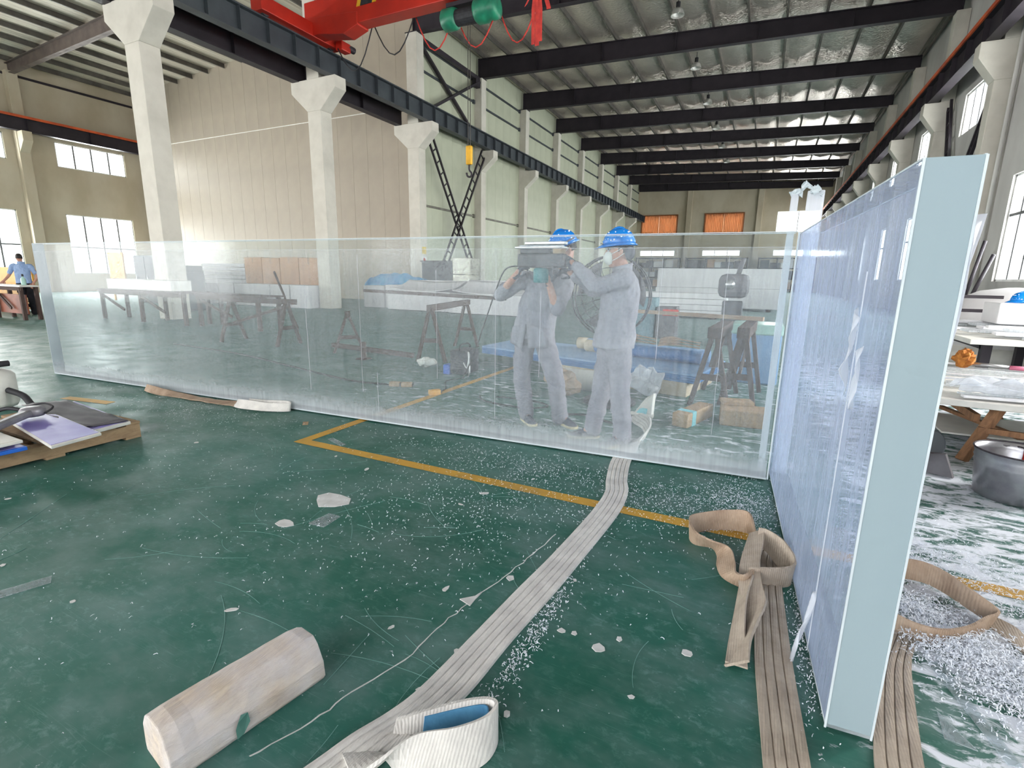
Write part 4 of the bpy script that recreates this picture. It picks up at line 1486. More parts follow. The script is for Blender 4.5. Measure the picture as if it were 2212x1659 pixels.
s4 = thing('lifting_sling', 'pale sling bundled along the foot of the long panel', 'sling', (-5.3, 3.45, 0))
strap('flat_belt', [(-6.45, 3.40, .03, .0, .04, .02), (-6.25, 3.36, .035, 0, .05, .02), (-5.9, 3.38, .02, 0, .05, .01), (-5.4, 3.40, .015, .0, .055, 0), (-5.0, 3.43, .02, 0, .05, .01), (-4.75, 3.46, .02, 0, .05, .01)], M_WEBT, s4, .012, 1, wob=.02)
strap('folded_loop', [(-4.95, 3.44, .03, 0, .04, .02), (-4.86, 3.38, .05, 0, .02, .04), (-4.7, 3.37, .06, 0, .03, .04), (-4.5, 3.42, .05, 0, .03, .036), (-4.33, 3.49, .05, 0, .02, .04), (-4.27, 3.55, .05, 0, .01, .044), (-4.36, 3.57, .055, 0, .0, .045), (-4.6, 3.52, .05, 0, 0, .04), (-4.8, 3.48, .05, 0, .0, .04)], M_WEBW, s4, .01, 1)
strap('folded_loop', [(-6.5, 3.38, .04, 0, .02, .035), (-6.3, 3.33, .05, 0, .02, .04), (-6.1, 3.34, .035, 0, .03, .03), (-5.95, 3.37, .02, 0, .04, .01)], M_WEBT, s4, .01, 1)

# --- timber block
def mat_wood(name, c1, c2, axis=(1, 1, 1), scale=5.0, dusty=None):
    t = NT(name)
    v = t.coord(axis)
    col = t.ramp(t.noise(v, scale, 7, .6, .4), [(.28, c1), (.72, c2)])
    if dusty:
        col = t.mix(t.math('MULTIPLY', t.ramp(t.noise(t.coord(), 6, 5), [(.35, 0.0), (.65, 1.0)]), .75), col, dusty)
    return t.done(t.pbr(col, .85, 0, t.bump(t.noise(v, scale * 5, 5), .5, .006), .2))


M_TIMBER = mat_wood('weathered_timber', srgb(206, 192, 172), srgb(164, 150, 140), (9, 1.2, 9), 5, srgb(202, 199, 202))
M_WOODB = mat_wood('brown_trestle_wood', srgb(150, 112, 82), srgb(112, 82, 62), (7, 7, 1), 4)
M_WOODG = mat_wood('grey_brown_trestle_wood', srgb(92, 76, 70), srgb(66, 54, 52), (7, 7, 1), 4)
M_WOODP = mat_wood('pale_pallet_wood', srgb(176, 150, 118), srgb(140, 116, 92), (6, 2, 6), 4)
M_GREENP = pm('green_paint_stain', srgb(60, 108, 98), srgb(84, 126, 116), 12, .6)
ta, tb = V((-1.432, .64, 0)), V((-1.345, 1.118, 0))
td = (tb - ta).normalized()
tn = V((td.y, -td.x, 0))
sec = [(-.098, .0), (.085, .0), (.098, .02), (.094, .075), (.062, .135), (.035, .158), (-.04, .156), (-.075, .14), (-.1, .1), (-.103, .03)]
mb = MB()
rings = []
for k in range(13):
    c = ta.lerp(tb, k / 12)
    e = .97 if k in (0, 12) else 1
    rings.append([c + tn * (x * e + .004 * noise.noise(V((k * .9, i, 0)))) + V((0, 0, max(0.0, z * (e if z else 1) + (.004 * noise.noise(V((k * .7, i, 5))) if z > .01 else 0)))) for i, (x, z) in enumerate(sec)])
root = thing('timber_block', 'short squared timber block, grey with dust, on the green floor', 'timber', (ta + tb) / 2)
mb.ring_loft(rings).build('block', M_TIMBER, root, bevel=.004)
c = ta.lerp(tb, .40) + tn * .097 + V((0, 0, .05))
gp = [c + td * a_ + V((0, 0, b_)) + tn * (.006 - .6 * max(0, b_ - .02)) for a_, b_ in ((-.02, -.035), (.0, -.03), (.022, .0), (.02, .03), (.0, .034), (-.014, .02), (-.022, .0))]
MB().add(gp, [tuple(range(7))]).build('green_paint_mark', M_GREENP, root)

# --- pallet with film-covered offcuts
pal = thing('wooden_pallet', 'wooden pallet at the left edge under purple-filmed sheets', 'pallet', (-5.3, 1.8, 0))
for x in (-4.76, -5.3, -5.86):
    MB().box(x - .05, x + .05, 1.15, 2.36, .022, .12).build('stringer', M_WOODP, pal, bevel=.003)
for i in range(7):
    y = 1.2 + i * .185
    MB().box(-5.92, -4.71, y - .055, y + .055, .12, .142).build('deck_board', M_WOODP, pal, bevel=.003)
for y in (1.22, 1.76, 2.3):
    MB().box(-5.92, -4.71, y - .06, y + .06, .0, .022).build('base_board', M_WOODP, pal, bevel=.003)
M_PURP = pm('purple_protective_film', srgb(112, 100, 178), srgb(136, 130, 190), 3, .35)
M_SHEETW = pm('white_sheet_edge', srgb(214, 212, 204), srgb(198, 196, 190), 5, .5)
M_BLUEP = pm('blue_board_edge', srgb(36, 102, 200), None, 5, .45)


def sheet(label, corners, z, th, top, edge):
    o = thing('acrylic_offcut', label, 'sheet', (*[sum(c[i] for c in corners) / 4 for i in (0, 1)], z))
    MB().hexa([(x, y, z) for x, y in corners] + [(x, y, z + th) for x, y in corners]).build('sheet_core', edge, o, bevel=.003)
    cx = sum(c[0] for c in corners) / 4
    cy = sum(c[1] for c in corners) / 4
    ins = [(x + (cx - x) * .05, y + (cy - y) * .05) for x, y in corners]
    MB().hexa([(x, y, z + th) for x, y in ins] + [(x, y, z + th + .002) for x, y in ins]).build('film', top, o)
    return o


sheet('purple-filmed sheet nearest the pallet corner, white edged', [(-5.75, 2.12), (-4.62, 1.98), (-4.66, 2.27), (-5.85, 2.40)], .144, .025, M_PURP, M_SHEETW)
sheet('large purple-filmed sheet overhanging the pallet side', [(-5.5, 1.78), (-4.38, 1.62), (-4.43, 1.95), (-5.45, 2.06)], .171, .022, M_PURP, M_SHEETW)
sheet('blue-edged board under the front of the stack on the pallet', [(-5.7, 1.2), (-4.62, 1.15), (-4.60, 1.57), (-5.6, 1.60)], .144, .026, M_PURP, M_BLUEP)
sheet('white board on the blue board at the frame edge', [(-5.7, 1.2), (-4.6, 1.15), (-4.62, 1.56), (-5.6, 1.58)], .198, .02, M_SHEETW, M_SHEETW)
M_DGREY = pm('dark_grey_sheet', srgb(74, 72, 76), srgb(96, 94, 98), 5, .6)
th_ = thing('felt_offcut', 'dark grey crumpled sheet lying across the purple sheets', 'sheet', (-5.2, 2.1, .17))
MB().surf(lambda u, v: (-5.9 + 1.15 * u + .1 * v, 2.03 + .28 * v - .06 * u, .205 + .015 * noise.noise(V((u * 6, v * 5, 0))) - .025 * u), 16, 8).build('sheet', M_DGREY, th_, smooth=True, solid=.006)
M_TOOLG = pm('grey_tool_casting', srgb(150, 148, 152), srgb(126, 124, 130), 6, .4, .3)
tl = thing('power_tool', 'grey power tool with round head and black cord on the pallet', 'tool', (-5.3, 1.72, .23))
MB().lathe([(.0, 0), (.075, 0), (.085, .02), (.085, .05), (.07, .07), (.02, .075)], 20, (-5.35, 1.9, .215)).build('round_head', M_TOOLG, tl, smooth=True)
MB().bar((-5.33, 1.88, .25), (-5.02, 1.52, .245), .075, .06).build('handle', M_TOOLG, tl, bevel=.02)
MB().tube(smooth_path([(-5.4, 1.9, .24), (-5.5, 1.8, .28), (-5.6, 1.72, .24), (-5.75, 1.8, .25), (-5.85, 1.7, .24)], 5), .016, 8).build('cord', M_BLACK, tl, smooth=True)
MB().tube(smooth_path([(-5.27, 1.95, .235), (-5.3, 2.02, .27), (-5.42, 2.0, .29), (-5.46, 1.88, .26)], 5), .008, 6).build('guard_wire', M_BLACK, tl, smooth=True)
vb = thing('shop_vacuum', 'white and grey machine with black hose at the left edge behind the pallet', 'machine', (-6.75, 2.2, 0))
MB().lathe([(.16, .02), (.18, .06), (.18, .34), (.15, .38), (.05, .42)], 20, (-6.95, 2.2, 0)).build('canister', M_SHEETW, vb, smooth=True)
MB().lathe([(.03, -.12), (.03, .12)], 10, (-6.85, 2.2, .46), 'y').build('carry_handle', M_BLACK, vb)
MB().tube(smooth_path([(-6.8, 2.25, .2), (-6.6, 2.3, .15), (-6.4, 2.3, .05), (-6.15, 2.35, .03)], 5), .03, 10).build('hose', M_BLACK, vb, smooth=True)

# --- flakes and chips that can be picked out
M_CHIP = pm('pale_plastic_chip', srgb(206, 206, 204), srgb(186, 186, 184), 12, .6)
M_CLEARC = mat_acrylic('clear_chip', .30, srgb(215, 222, 226), .1, 0.0)
rnd = random.Random(11)


def chip(label, x, y, r, mat, pts=None, sx=1.0, rot=0.0, group=None, z=.004):
    n = rnd.randint(5, 8)
    pts = pts or [(r * sx * rnd.uniform(.7, 1.1) * math.cos(2 * PI * i / n), r * rnd.uniform(.6, 1.1) * math.sin(2 * PI * i / n)) for i in range(n)]
    c, s = math.cos(rot), math.sin(rot)
    poly = [(x + a * c - b * s, y + a * s + b * c) for a, b in pts]
    o = MB().prism(poly, .001, .001 + z, 'xy').build('plastic_chip', mat)
    recentre(o, (x, y, 0))
    return tag(o, label, 'chip', group)


chip('largest torn grey-white flake left of centre on the green floor', -2.325, 2.196, .11, M_CHIP, sx=1.2)
chip('clear rectangular offcut lying on the floor near the torn flake', -2.16, 1.967, .1, M_CLEARC, [(-.05, -.07), (.06, -.06), (.05, .08), (-.04, .08)])
chip('small pale flake beside the clear rectangular offcut', -2.333, 1.844, .05, M_CHIP, sx=1.4)
chip('sharp white triangular shard on the crack line', -1.034, 1.735, .05, M_CHIP, [(-.035, -.03), (.03, -.05), (.025, .06), (.015, .02)])
chip('pale rounded flake right of the long sling', -.427, 1.692, .03, M_CHIP)
chip('small flake next to the pale rounded flake right of the sling', -.367, 1.78, .02, M_CHIP, sx=.7)
chip('pale flake left of the tangled brown sling', -.115, 1.824, .026, M_CHIP)
chip('long clear strip at the left frame edge of the floor', -2.882, .844, .1, M_CLEARC, [(-.035, -.12), (.035, -.12), (.045, .12), (-.02, .13)], rot=-.3)
chip('oval pale flake left of the long sling', -.938, 1.953, .022, M_CHIP)
chip('bent clear strip on the yellow line corner', -3.139, 3.052, .06, M_CLEARC, [(-.12, -.02), (.12, -.03), (.12, .02), (-.12, .03)], rot=-.3)
chip('little wooden chip in front of the long panel', -3.798, 3.316, .045, M_WOODP, [(-.05, -.025), (.05, -.025), (.05, .025), (-.05, .025)], rot=-.8)
chip('small white crumb beside the sling eye', -.61, 1.259, .014, M_CHIP, z=.01)
chip('long clear shard beside the swarf at the lower right', .78, 2.0, .1, M_CLEARC, [(-.02, -.22), (.02, -.22), (.03, .22), (-.015, .2)], rot=.25)
chip('triangular clear shard at the lower right corner', .70, 1.86, .06, M_CLEARC, [(-.03, -.05), (.05, -.06), (-.02, .07)])
for i in range(22):
    x, y = rnd.uniform(-4.2, -.1), rnd.uniform(.8, 3.2)
    chip('small white plastic crumb scattered on the near green floor', x, y, rnd.uniform(.008, .02), M_CHIP, sx=rnd.uniform(.8, 2.2), rot=rnd.uniform(0, 3), group='small crumbs scattered on the near floor', z=.003)
# the crack across the near floor
crk = [(-1.23, .78), (-1.16, .95), (-1.13, 1.1), (-1.06, 1.3), (-1.05, 1.5), (-1.02, 1.7), (-.97, 1.95), (-.93, 2.2), (-.9, 2.45)]
mb = MB()
mb.ribbon([(x + .014 * noise.noise(V((i * .8, 0, 3))), y, .0022) for i, (x, y, *_) in enumerate(smooth_path(crk, 5))], [(.0022 + .002 * noise.noise(V((i * 1.3, 2, 0))), 0, 0) for i in range(len(crk) * 5 - 4)], .002)
mb.build('filled_crack', M_CHIP, floor)

mb = MB()
rs = random.Random(21)
for i in range(60):
    x, y, a, L, cv = rs.uniform(-3.6, 0), rs.uniform(.8, 3.0), rs.uniform(0, PI), rs.uniform(.12, .6), rs.uniform(-.9, .9)
    pts = []
    for k in range(9):
        pts.append((x, y, .0009))
        x += math.cos(a) * L / 8
        y += math.sin(a) * L / 8
        a += cv / 8
    mb.ribbon(pts, [(-math.sin(a) * .0011, math.cos(a) * .0011, 0)] * 9, .0008)
mb.build('floor_scratches', pm('scuffed_epoxy', srgb(120, 162, 154), srgb(96, 140, 132), 9, .7), floor)['kind'] = 'stuff'

# --- swarf: curls and flakes of shaved acrylic, beyond counting
def swarf(name, label, n, area, seed, zmax=0.0, size=(.006, .02)):
    r = random.Random(seed)
    vs, fs = [], []
    k = 0
    while k < n:
        x, y, w, h = area(r)
        ln, wd = r.uniform(*size), r.uniform(.0005, .0016) * (1.3 if zmax else 1.0)
        a, cv = r.uniform(0, 2 * PI), r.uniform(-2.4, 2.4)
        z0 = r.uniform(.001, .006 + h)
        b = len(vs)
        px, py = x, y
        seg = 4
        for s in range(seg + 1):
            nx, ny = -math.sin(a), math.cos(a)
            z = z0 + .006 * math.sin(s / seg * PI) * r.uniform(.2, 1)
            vs += [(px - nx * wd, py - ny * wd, z), (px + nx * wd, py + ny * wd, z + wd * .6)]
            px += math.cos(a) * ln / seg
            py += math.sin(a) * ln / seg
            a += cv / seg
        for s in range(seg):
            fs.append((b + 2 * s, b + 2 * s + 2, b + 2 * s + 3, b + 2 * s + 1))
        k += 1
    me = bpy.data.meshes.new(name)
    me.from_pydata(vs, [], fs)
    me.materials.append(M_SWARF)
    o = bpy.data.objects.new(name, me)
    COL.objects.link(o)
    tag(o, label, 'swarf')
    o['kind'] = 'stuff'
    return o


M_SWARF = pm('white_swarf', srgb(236, 240, 246), srgb(216, 222, 232), 20, .8)


def gauss(*cl):
    def f(r):
        cx, cy, sx, sy, h = r.choice(cl)
        return r.gauss(cx, sx), r.gauss(cy, sy), 0, h
    return f


swarf('swarf', 'white fluffy heap of acrylic swarf on the floor right of the frosted panel', 15000,
      gauss((.86, 2.32, .10, .07, .05), (.86, 2.32, .10, .07, .05), (.95, 2.2, .12, .09, .03), (.76, 2.55, .09, .06, .03), (1.05, 2.05, .12, .1, .015), (1.2, 2.6, .2, .2, .008), (1.0, 3.1, .25, .2, .006), (.75, 3.0, .15, .2, .005), (1.2, 1.75, .15, .1, .01)), 3, .5, size=(.007, .028))
swarf('swarf', 'loose white swarf strewn across the green floor in front of the panels', 7500,
      lambda r: (lambda c: (r.gauss(c[0], c[2]), r.gauss(c[1], c[3]), 0, .004))(r.choice([(-1.4, 2.5, .45, .3), (-1.3, 3.0, .6, .25), (-1.6, 2.2, .7, .4), (-.68, 1.62, .025, .28), (-.2, 3.2, .25, .25), (.05, 3.3, .1, .3), (.3, 2.2, .03, .3), (-3, 1.8, 1.2, .7), (-1.6, 3.4, 1.2, .12), (-5.2, 3.1, .7, .2), (-.3, 3.1, .35, .22), (-1.2, 3.3, .5, .15), (0.0, 3.45, .12, .2)])), 4, size=(.004, .018))

# ------------------------------------------------------------------ the machine in the workers' hands
M_BLKM = pm('black_machine_casting', srgb(46, 46, 52), srgb(66, 66, 72), 8, .45, bump=.1)
M_ALU = pm('bare_aluminium', srgb(190, 190, 190), srgb(150, 150, 152), 9, .3, .8)
M_TEALP = pm('teal_motor_housing', srgb(48, 138, 140), srgb(38, 116, 120), 5, .4)
pl = thing('electric_planer', 'black hand planer caked with white dust held up behind the long panel', 'planer', (-1.72, 4.09, 1.45))
MB().box(-1.92, -1.5, 4.02, 4.14, 1.485, 1.60).build('body', M_BLKM, pl, bevel=.015)
MB().box(-1.90, -1.62, 4.03, 4.13, 1.60, 1.64).build('blade_drum_cover', M_BLKM, pl, bevel=.01)
MB().box(-1.94, -1.51, 4.01, 4.15, 1.645, 1.66).build('sole_plate', M_ALU, pl, bevel=.003)
MB().box(-1.86, -1.50, 4.04, 4.12, 1.675, 1.70).build('fence_bar', M_ALU, pl, bevel=.004)
MB().box(-1.60, -1.52, 4.03, 4.13, 1.60, 1.645).build('rear_knob', M_WOODP, pl, bevel=.008)
MB().lathe([(.055, 1.36), (.065, 1.37), (.065, 1.47), (.05, 1.485)], 18, (-1.72, 4.08, 0)).build('motor_housing', M_TEALP, pl, smooth=True)
mb = MB()
for i in range(14):
    x = -1.9 + i * .028
    mb.ball((x, 4.07 + .03 * noise.noise(V((i, 0, 0))), 1.662 + .012 * noise.noise(V((i, 3, 0)))), .02 + .008 * noise.noise(V((i, 7, 1))), 7, 5, (1.4, 1.2, .6))
mb.build('dust_crust', M_DUSTW, pl)['kind'] = 'stuff'
MB().tube(smooth_path([(-1.9, 4.1, 1.5), (-2.1, 4.16, 1.47), (-2.28, 4.3, 1.25), (-2.55, 4.6, .95), (-3.05, 5.2, .45), (-3.45, 5.65, .1), (-3.62, 5.9, .012), (-3.7, 5.6, .01), (-3.45, 5.2, .01), (-3.42, 4.9, .015)], 6), .007, 6).build('power_cord', M_BLACK, pl, smooth=True)

# ------------------------------------------------------------------ trestles and work behind the panel
def trestle(label, a, b, z, spread=.22, mat=M_WOODG, beam=(.09, .1), ends=(0.12, 0.88), group='wooden trestles behind the long panel', brace=True, over=0.0):
    a, b = V((*a, 0)), V((*b, 0))
    d = (b - a).normalized()
    n = V((-d.y, d.x, 0))
    root = thing('wooden_trestle', label, 'trestle', (a + b) / 2, group)
    up = V((0, 0, 1))
    MB().bar(a - d * over + up * (z - beam[1] / 2), b + d * over + up * (z - beam[1] / 2), beam[0], beam[1]).build('top_beam', mat, root, bevel=.004)
    for t in ends:
        c = a.lerp(b, t)
        for s in (-1, 1):
            MB().bar(c + n * s * spread, c + n * s * .03 + up * (z - beam[1]), .065, .05, tuple(n)).build('leg', mat, root, bevel=.003)
        k = .38
        w = spread * (1 - k) + .03 * k
        MB().bar(c - n * w + up * z * k, c + n * w + up * z * k, .03, .07).build('crossbar', mat, root, bevel=.003)
    if brace and len(ends) == 2:
        p, q = a.lerp(b, ends[0]), a.lerp(b, ends[1])
        MB().bar(p + up * z * .4, q + up * z * .85, .03, .06).build('diagonal_brace', mat, root, bevel=.003)
    return root


trestle('dark trestle with leaning stick left of centre behind the long panel', (-10.0, 6.85), (-8.05, 7.0), .9, .3)
trestle('dark trestle whose near frame stands left of the workers', (-4.77, 6.75), (-5.3, 8.85), .93, .24, ends=(.03, .93), brace=False)
trestle('single small dark trestle frame on the open floor behind the panel', (-6.72, 6.97), (-6.5, 6.75), .74, .26, ends=(.5,), brace=False)
trestle('paint-caked trestle behind the right worker, left of the pair', (-.42, 5.85), (-.36, 7.0), .9, .2, M_WOODG, (.14, .12), (.06, .9))
trestle('paint-caked trestle next to the corner joint, right of the pair', (-.14, 6.05), (-.08, 7.2), .9, .18, M_WOODG, (.13, .12), (.06, .9))
o = MB().bar((-8.05, 7.02, .32), (-8.45, 6.9, 1.42), .03, .03).build('wooden_stick', M_WOODG)
recentre(o, (-8.25, 6.96, .32))
tag(o, 'thin dark stick leaning across the left trestle', 'stick')
o = MB().bar((-9.0, 9.97, .985), (-4.35, 8.62, .985), .07, .07).build('timber_batten', M_WOODG, bevel=.004)
recentre(o, (-6.7, 9.3, .95))
tag(o, 'long dark batten resting on the trestle left of the workers', 'batten')
o = MB().bar((-1.8, 7.6, .93), (.05, 7.1, .93), .06, .05).build('timber_batten', M_WEBT, bevel=.003)
recentre(o, (-.9, 7.35, .9))
tag(o, 'pale long batten lying across the caked trestles', 'batten')
o = MB().bar((-7.4, 7.25, .04), (-5.3, 7.0, .04), .08, .08).build('timber_batten', M_WOODG, bevel=.004)
recentre(o, (-6.3, 7.1, 0))
tag(o, 'dark batten lying on the floor by the single trestle frame', 'batten')
o = MB().box(-5.94, -5.87, 6.42, 6.49, 0, .29).box(-6.0, -5.81, 6.36, 6.55, 0, .02).build('wooden_post', M_WOODG, bevel=.004)
recentre(o, (-5.9, 6.45, 0))
tag(o, 'short dark post standing on the floor behind the panel', 'post')

# long low benches further left
def bench(label, x0, x1, y0, y1, z, top, leg, shelf=None):
    root = thing('workbench', label, 'bench', ((x0 + x1) / 2, (y0 + y1) / 2, 0))
    MB().box(x0, x1, y0, y1, z - .04, z).build('bench_top', top, root, bevel=.004)
    MB().box(x0 + .05, x1 - .05, y0 + .03, y0 + .08, z - .14, z - .04).build('apron', leg, root)
    n = max(2, int((x1 - x0) / 1.6) + 1)
    for i in range(n):
        x = x0 + .15 + (x1 - x0 - .3) * i / (n - 1)
        for y in (y0 + .06, y1 - .06):
            MB().box(x - .045, x + .045, y - .04, y + .04, 0, z - .04).build('leg', leg, root, bevel=.004)
        if i < n - 1:
            x2 = x0 + .15 + (x1 - x0 - .3) * (i + 1) / (n - 1)
            MB().bar((x, y0 + .06, z - .15), (x + (x2 - x) * .55, y0 + .06, .3), .03, .07).build('brace', leg, root)
    if shelf:
        MB().box(x0 + .1, x1 - .1, y0 + .12, y0 + .15, .16, z - .25).build('front_board', shelf, root)
    return root


M_BOARD = pm('brown_board', srgb(132, 72, 50), srgb(108, 58, 42), 3, .6)
bench('white-topped bench with brown front board at the far left edge', -24.5, -17.95, 6.6, 7.05, .94, M_SHEETW, M_WOODG, M_BOARD)
bench('long dark bench seen hazily through the left of the panel', -17.3, -13.2, 8.05, 8.8, .86, M_WOODG, M_WOODG)
o = MB().box(-16.9, -13.9, 8.15, 8.7, .862, 1.14).build('foam_slab', M_SHEETW, bevel=.02)
recentre(o, (-15.4, 8.4, .86))
tag(o, 'large white slab lying on the long dark bench', 'slab')
bench('dark bench further back behind the left trestle', -13.1, -10.6, 8.2, 8.9, .84, M_WOODG, M_WOODG)
M_YEL = pm('yellow_board', srgb(214, 158, 56), srgb(190, 138, 48), 2, .6)
o = MB().box(-25.4, -21.6, 8.3, 8.35, .05, 1.42).box(-25.4, -21.6, 8.28, 8.3, .9, .93).build('yellow_board', M_YEL)
recentre(o, (-23.4, 8.3, 0))
tag(o, 'yellow board standing behind the man at the far left', 'board')
o = thing('spray_bottle', 'pale green bottle with dark cap on the far left bench', 'bottle', (-18.35, 6.85, .94))
M_BOT = pm('pale_green_plastic', srgb(168, 206, 196), None, 4, .3)
MB().lathe([(.05, 0), (.055, .02), (.055, .17), (.025, .21), (.02, .24)], 14).build('bottle_body', M_BOT, o, smooth=True, local=True)
MB().lathe([(.024, .235), (.024, .29), (.015, .3)], 12).build('cap', M_BLACK, o, local=True)

for lab, x0, x1, y, h in (('dark tall cabinet under the left bay windows', -24.6, -23.0, 13.0, 2.0), ('lower dark cabinet beside the tall one under the left bay windows', -22.7, -21.2, 13.1, 1.6), ('dark machine cabinet behind the long dark bench', -19.4, -18.2, 11.2, 1.35)):
    c_ = thing('tool_cabinet', lab, 'cabinet', ((x0 + x1) / 2, y + .35, 0))
    MB().box(x0, x1, y, y + .7, .06, h).build('cabinet_body', M_STEEL_G, c_, bevel=.015)
    for k in range(2):
        xa = x0 + .04 + k * (x1 - x0) / 2
        d_ = MB().box(xa, xa + (x1 - x0) / 2 - .06, y - .02, y, .12, h - .06).build('door', M_STEEL_D, c_, bevel=.004)
        MB().box(xa + .08, xa + .11, y - .045, y - .02, h * .5, h * .5 + .16).build('handle', M_ALU, d_)
    MB().box(x0 + .05, x1 - .05, y + .03, y + .67, 0, .06).build('plinth', M_BLACK, c_)
o = MB().box(-27.2, -26.0, 13.3, 13.36, 1.0, 2.15).box(-27.1, -27.02, 13.3, 13.36, 0, 1.0).box(-26.18, -26.1, 13.3, 13.36, 0, 1.0).build('sign_board', M_YEL)
recentre(o, (-26.6, 13.33, 0))
tag(o, 'yellow board on legs left of the dark cabinets', 'board')

# welding set, cords, small things on the floor behind the panel
wd = thing('welding_set', 'small black welding set with handle on the floor left of the workers', 'machine', (-3.8, 6.25, 0))
MB().box(-3.93, -3.68, 6.05, 6.45, .02, .36).build('case', M_BLKM, wd, bevel=.012)
MB().tube(smooth_path([(-3.8, 6.1, .36), (-3.8, 6.14, .43), (-3.8, 6.36, .43), (-3.8, 6.4, .36)], 4), .012, 8).build('handle', M_BLACK, wd, smooth=True)
for i in range(5):
    MB().box(-3.9, -3.71, 6.045, 6.05, .1 + i * .035, .115 + i * .035).build('vent_slat', M_DGREY, wd)
MB().tube(smooth_path([(-3.7, 6.05, .2), (-3.6, 5.98, .14), (-3.58, 6.0, .3), (-3.62, 6.05, .34), (-3.56, 5.98, .1), (-3.6, 6.0, .02)], 5), .011, 6).build('coiled_lead', M_ALU, wd, smooth=True)
MB().box(-4.05, -3.94, 6.05, 6.2, 0, .14).build('control_box', M_BLUEP, wd, bevel=.008)
o = MB().tube(smooth_path([(-10.2, 5.9, .01), (-8.2, 5.75, .01), (-6.5, 5.38, .01), (-5.45, 5.13, .01), (-4.73, 5.0, .01), (-4.22, 5.05, .012)], 8), .012, 6).build('floor_cable', M_BLACK, smooth=True)
recentre(o, (-6.5, 5.4, 0))
tag(o, 'black cable snaking over the floor behind the left of the panel', 'cable')
for lab, x, y, rz, m in (('pale socket block at the end of the black cable', -4.12, 5.05, .3, M_WOODP), ('second pale socket block touching the first one', -3.97, 5.1, .5, M_WOODP), ('yellow plug lying on the yellow line behind the panel', -3.42, 4.92, .9, M_YEL)):
    s = thing('plug_socket', lab, 'socket', (x, y, 0))
    MB().obox((0, 0, .03), (.14, .07, .06), (0, 0, rz)).build('casing', m, s, bevel=.008, local=True)
    MB().obox((.075 * math.cos(rz), .075 * math.sin(rz), .03), (.02, .05, .045), (0, 0, rz)).build('cable_grip', M_BLACK, s, bevel=.004, local=True)
o = MB().tube(smooth_path([(-2.9, 5.1, .01), (-2.7, 4.9, .01), (-2.2, 4.85, .01), (-2.0, 5.05, .01), (-2.3, 5.2, .01), (-2.7, 5.15, .01)], 6), .009, 6).build('floor_cable', M_BLACK, smooth=True)
recentre(o, (-2.4, 5.0, 0))
tag(o, 'thin black cable looped on the floor behind the left worker', 'cable')
o = MB().tube(smooth_path([(-1.4, 5.3, .01), (-1.1, 5.1, .012), (-1.05, 4.9, .01), (-1.2, 4.75, .01), (-1.5, 4.9, .01), (-1.75, 4.8, .01)], 6), .012, 6).build('floor_cable', M_BLACK, smooth=True)
recentre(o, (-1.3, 5.0, 0))
tag(o, 'black cable on the floor between the two workers', 'cable')


def crumple(c, r, sq, amp, seed, n=16, m=11, fr=9.0):
    mb = MB().ball((0, 0, 0), r, n, m, sq)
    for i, p in enumerate(mb.v):
        q = p * fr + V((seed, seed * 2, seed * 3))
        mb.v[i] = V(c) + p * (1 + amp * noise.noise(q)) + V((noise.noise(q * 1.7), noise.noise(q * 1.7 + V((4, 0, 0))), noise.noise(q * 1.7 + V((0, 4, 0))))) * r * amp * .6
    return mb


def bag(label, c, r, sq, mat, name='plastic_bag', cat='bag', amp=.5, seed=1.0):
    c = V(c)
    mb = crumple(c, r, sq, amp, seed)
    lo = min(p.z for p in mb.v)
    for p in mb.v:
        p.z -= lo - .002
    o = mb.build(name, mat, smooth=False)
    recentre(o, (c.x, c.y, 0))
    return tag(o, label, cat)


bag('crumpled white plastic bag on the floor right of the right worker', (-1.15, 6.0, .15), .2, (.9, .8, .8), M_FILM, seed=2.2)
bag('crumpled white rag on the floor by the welding set', (-4.55, 6.35, .06), .12, (1.2, .8, .6), M_SHEETW, 'cloth_rag', 'rag', .6, 5.1)
bag('brown paper sack lying between the left worker legs', (-2.05, 5.6, .15), .22, (.9, .8, .7), M_WEBT, 'paper_sack', 'sack', .4, 7.7)
rl = thing('foam_roll', 'white foam roll lying behind the left worker', 'roll', (-1.85, 6.08, 0))
MB().lathe([(.03, -2.2), (.125, -2.2), (.13, -2.18), (.13, -1.52), (.125, -1.5), (.03, -1.5)], 22, (0, 6.08, .131), 'x').build('roll', M_SHEETW, rl, smooth=True)
MB().tube([(-1.5, 6.08, .24), (-1.46, 6.06, .3), (-1.47, 6.08, .35)], .02, 8).build('loose_tail', M_SHEETW, rl, smooth=True)
M_CYAN = pm('cyan_tape', srgb(120, 196, 206), None, 6, .5)
tb_ = thing('timber_block', 'squared timber with cyan tape behind the panel near the corner', 'timber', (-.5, 5.25, 0))
MB().obox((-.5, 5.25, .07), (.16, .62, .14), (0, 0, -.30)).build('block', M_WOODP, tb_, bevel=.012)
MB().obox((-.545, 5.1, .07), (.166, .09, .146), (0, 0, -.30)).build('tape_band', M_CYAN, tb_, bevel=.008)
tb_ = thing('timber_plank', 'broad pale plank block beside the taped timber near the corner', 'timber', (-.05, 5.4, 0))
MB().obox((-.05, 5.4, .08), (.42, .3, .16), (0, 0, .08)).build('block', M_WOODP, tb_, bevel=.012)
MB().obox((-.12, 5.56, .18), (.3, .18, .04), (0, 0, .25)).build('top_board', M_WOODP, tb_, bevel=.006)
cb = thing('carton_scrap', 'folded white carton with cyan print behind the sling', 'carton', (-.98, 5.35, 0))
MB().hexa([(-1.1, 5.2, .0), (-.9, 5.15, .0), (-.88, 5.18, .0), (-1.08, 5.23, .0), (-1.0, 5.35, .16), (-.92, 5.33, .22), (-.90, 5.36, .22), (-.98, 5.38, .16)]).build('flap', M_SHEETW, cb)
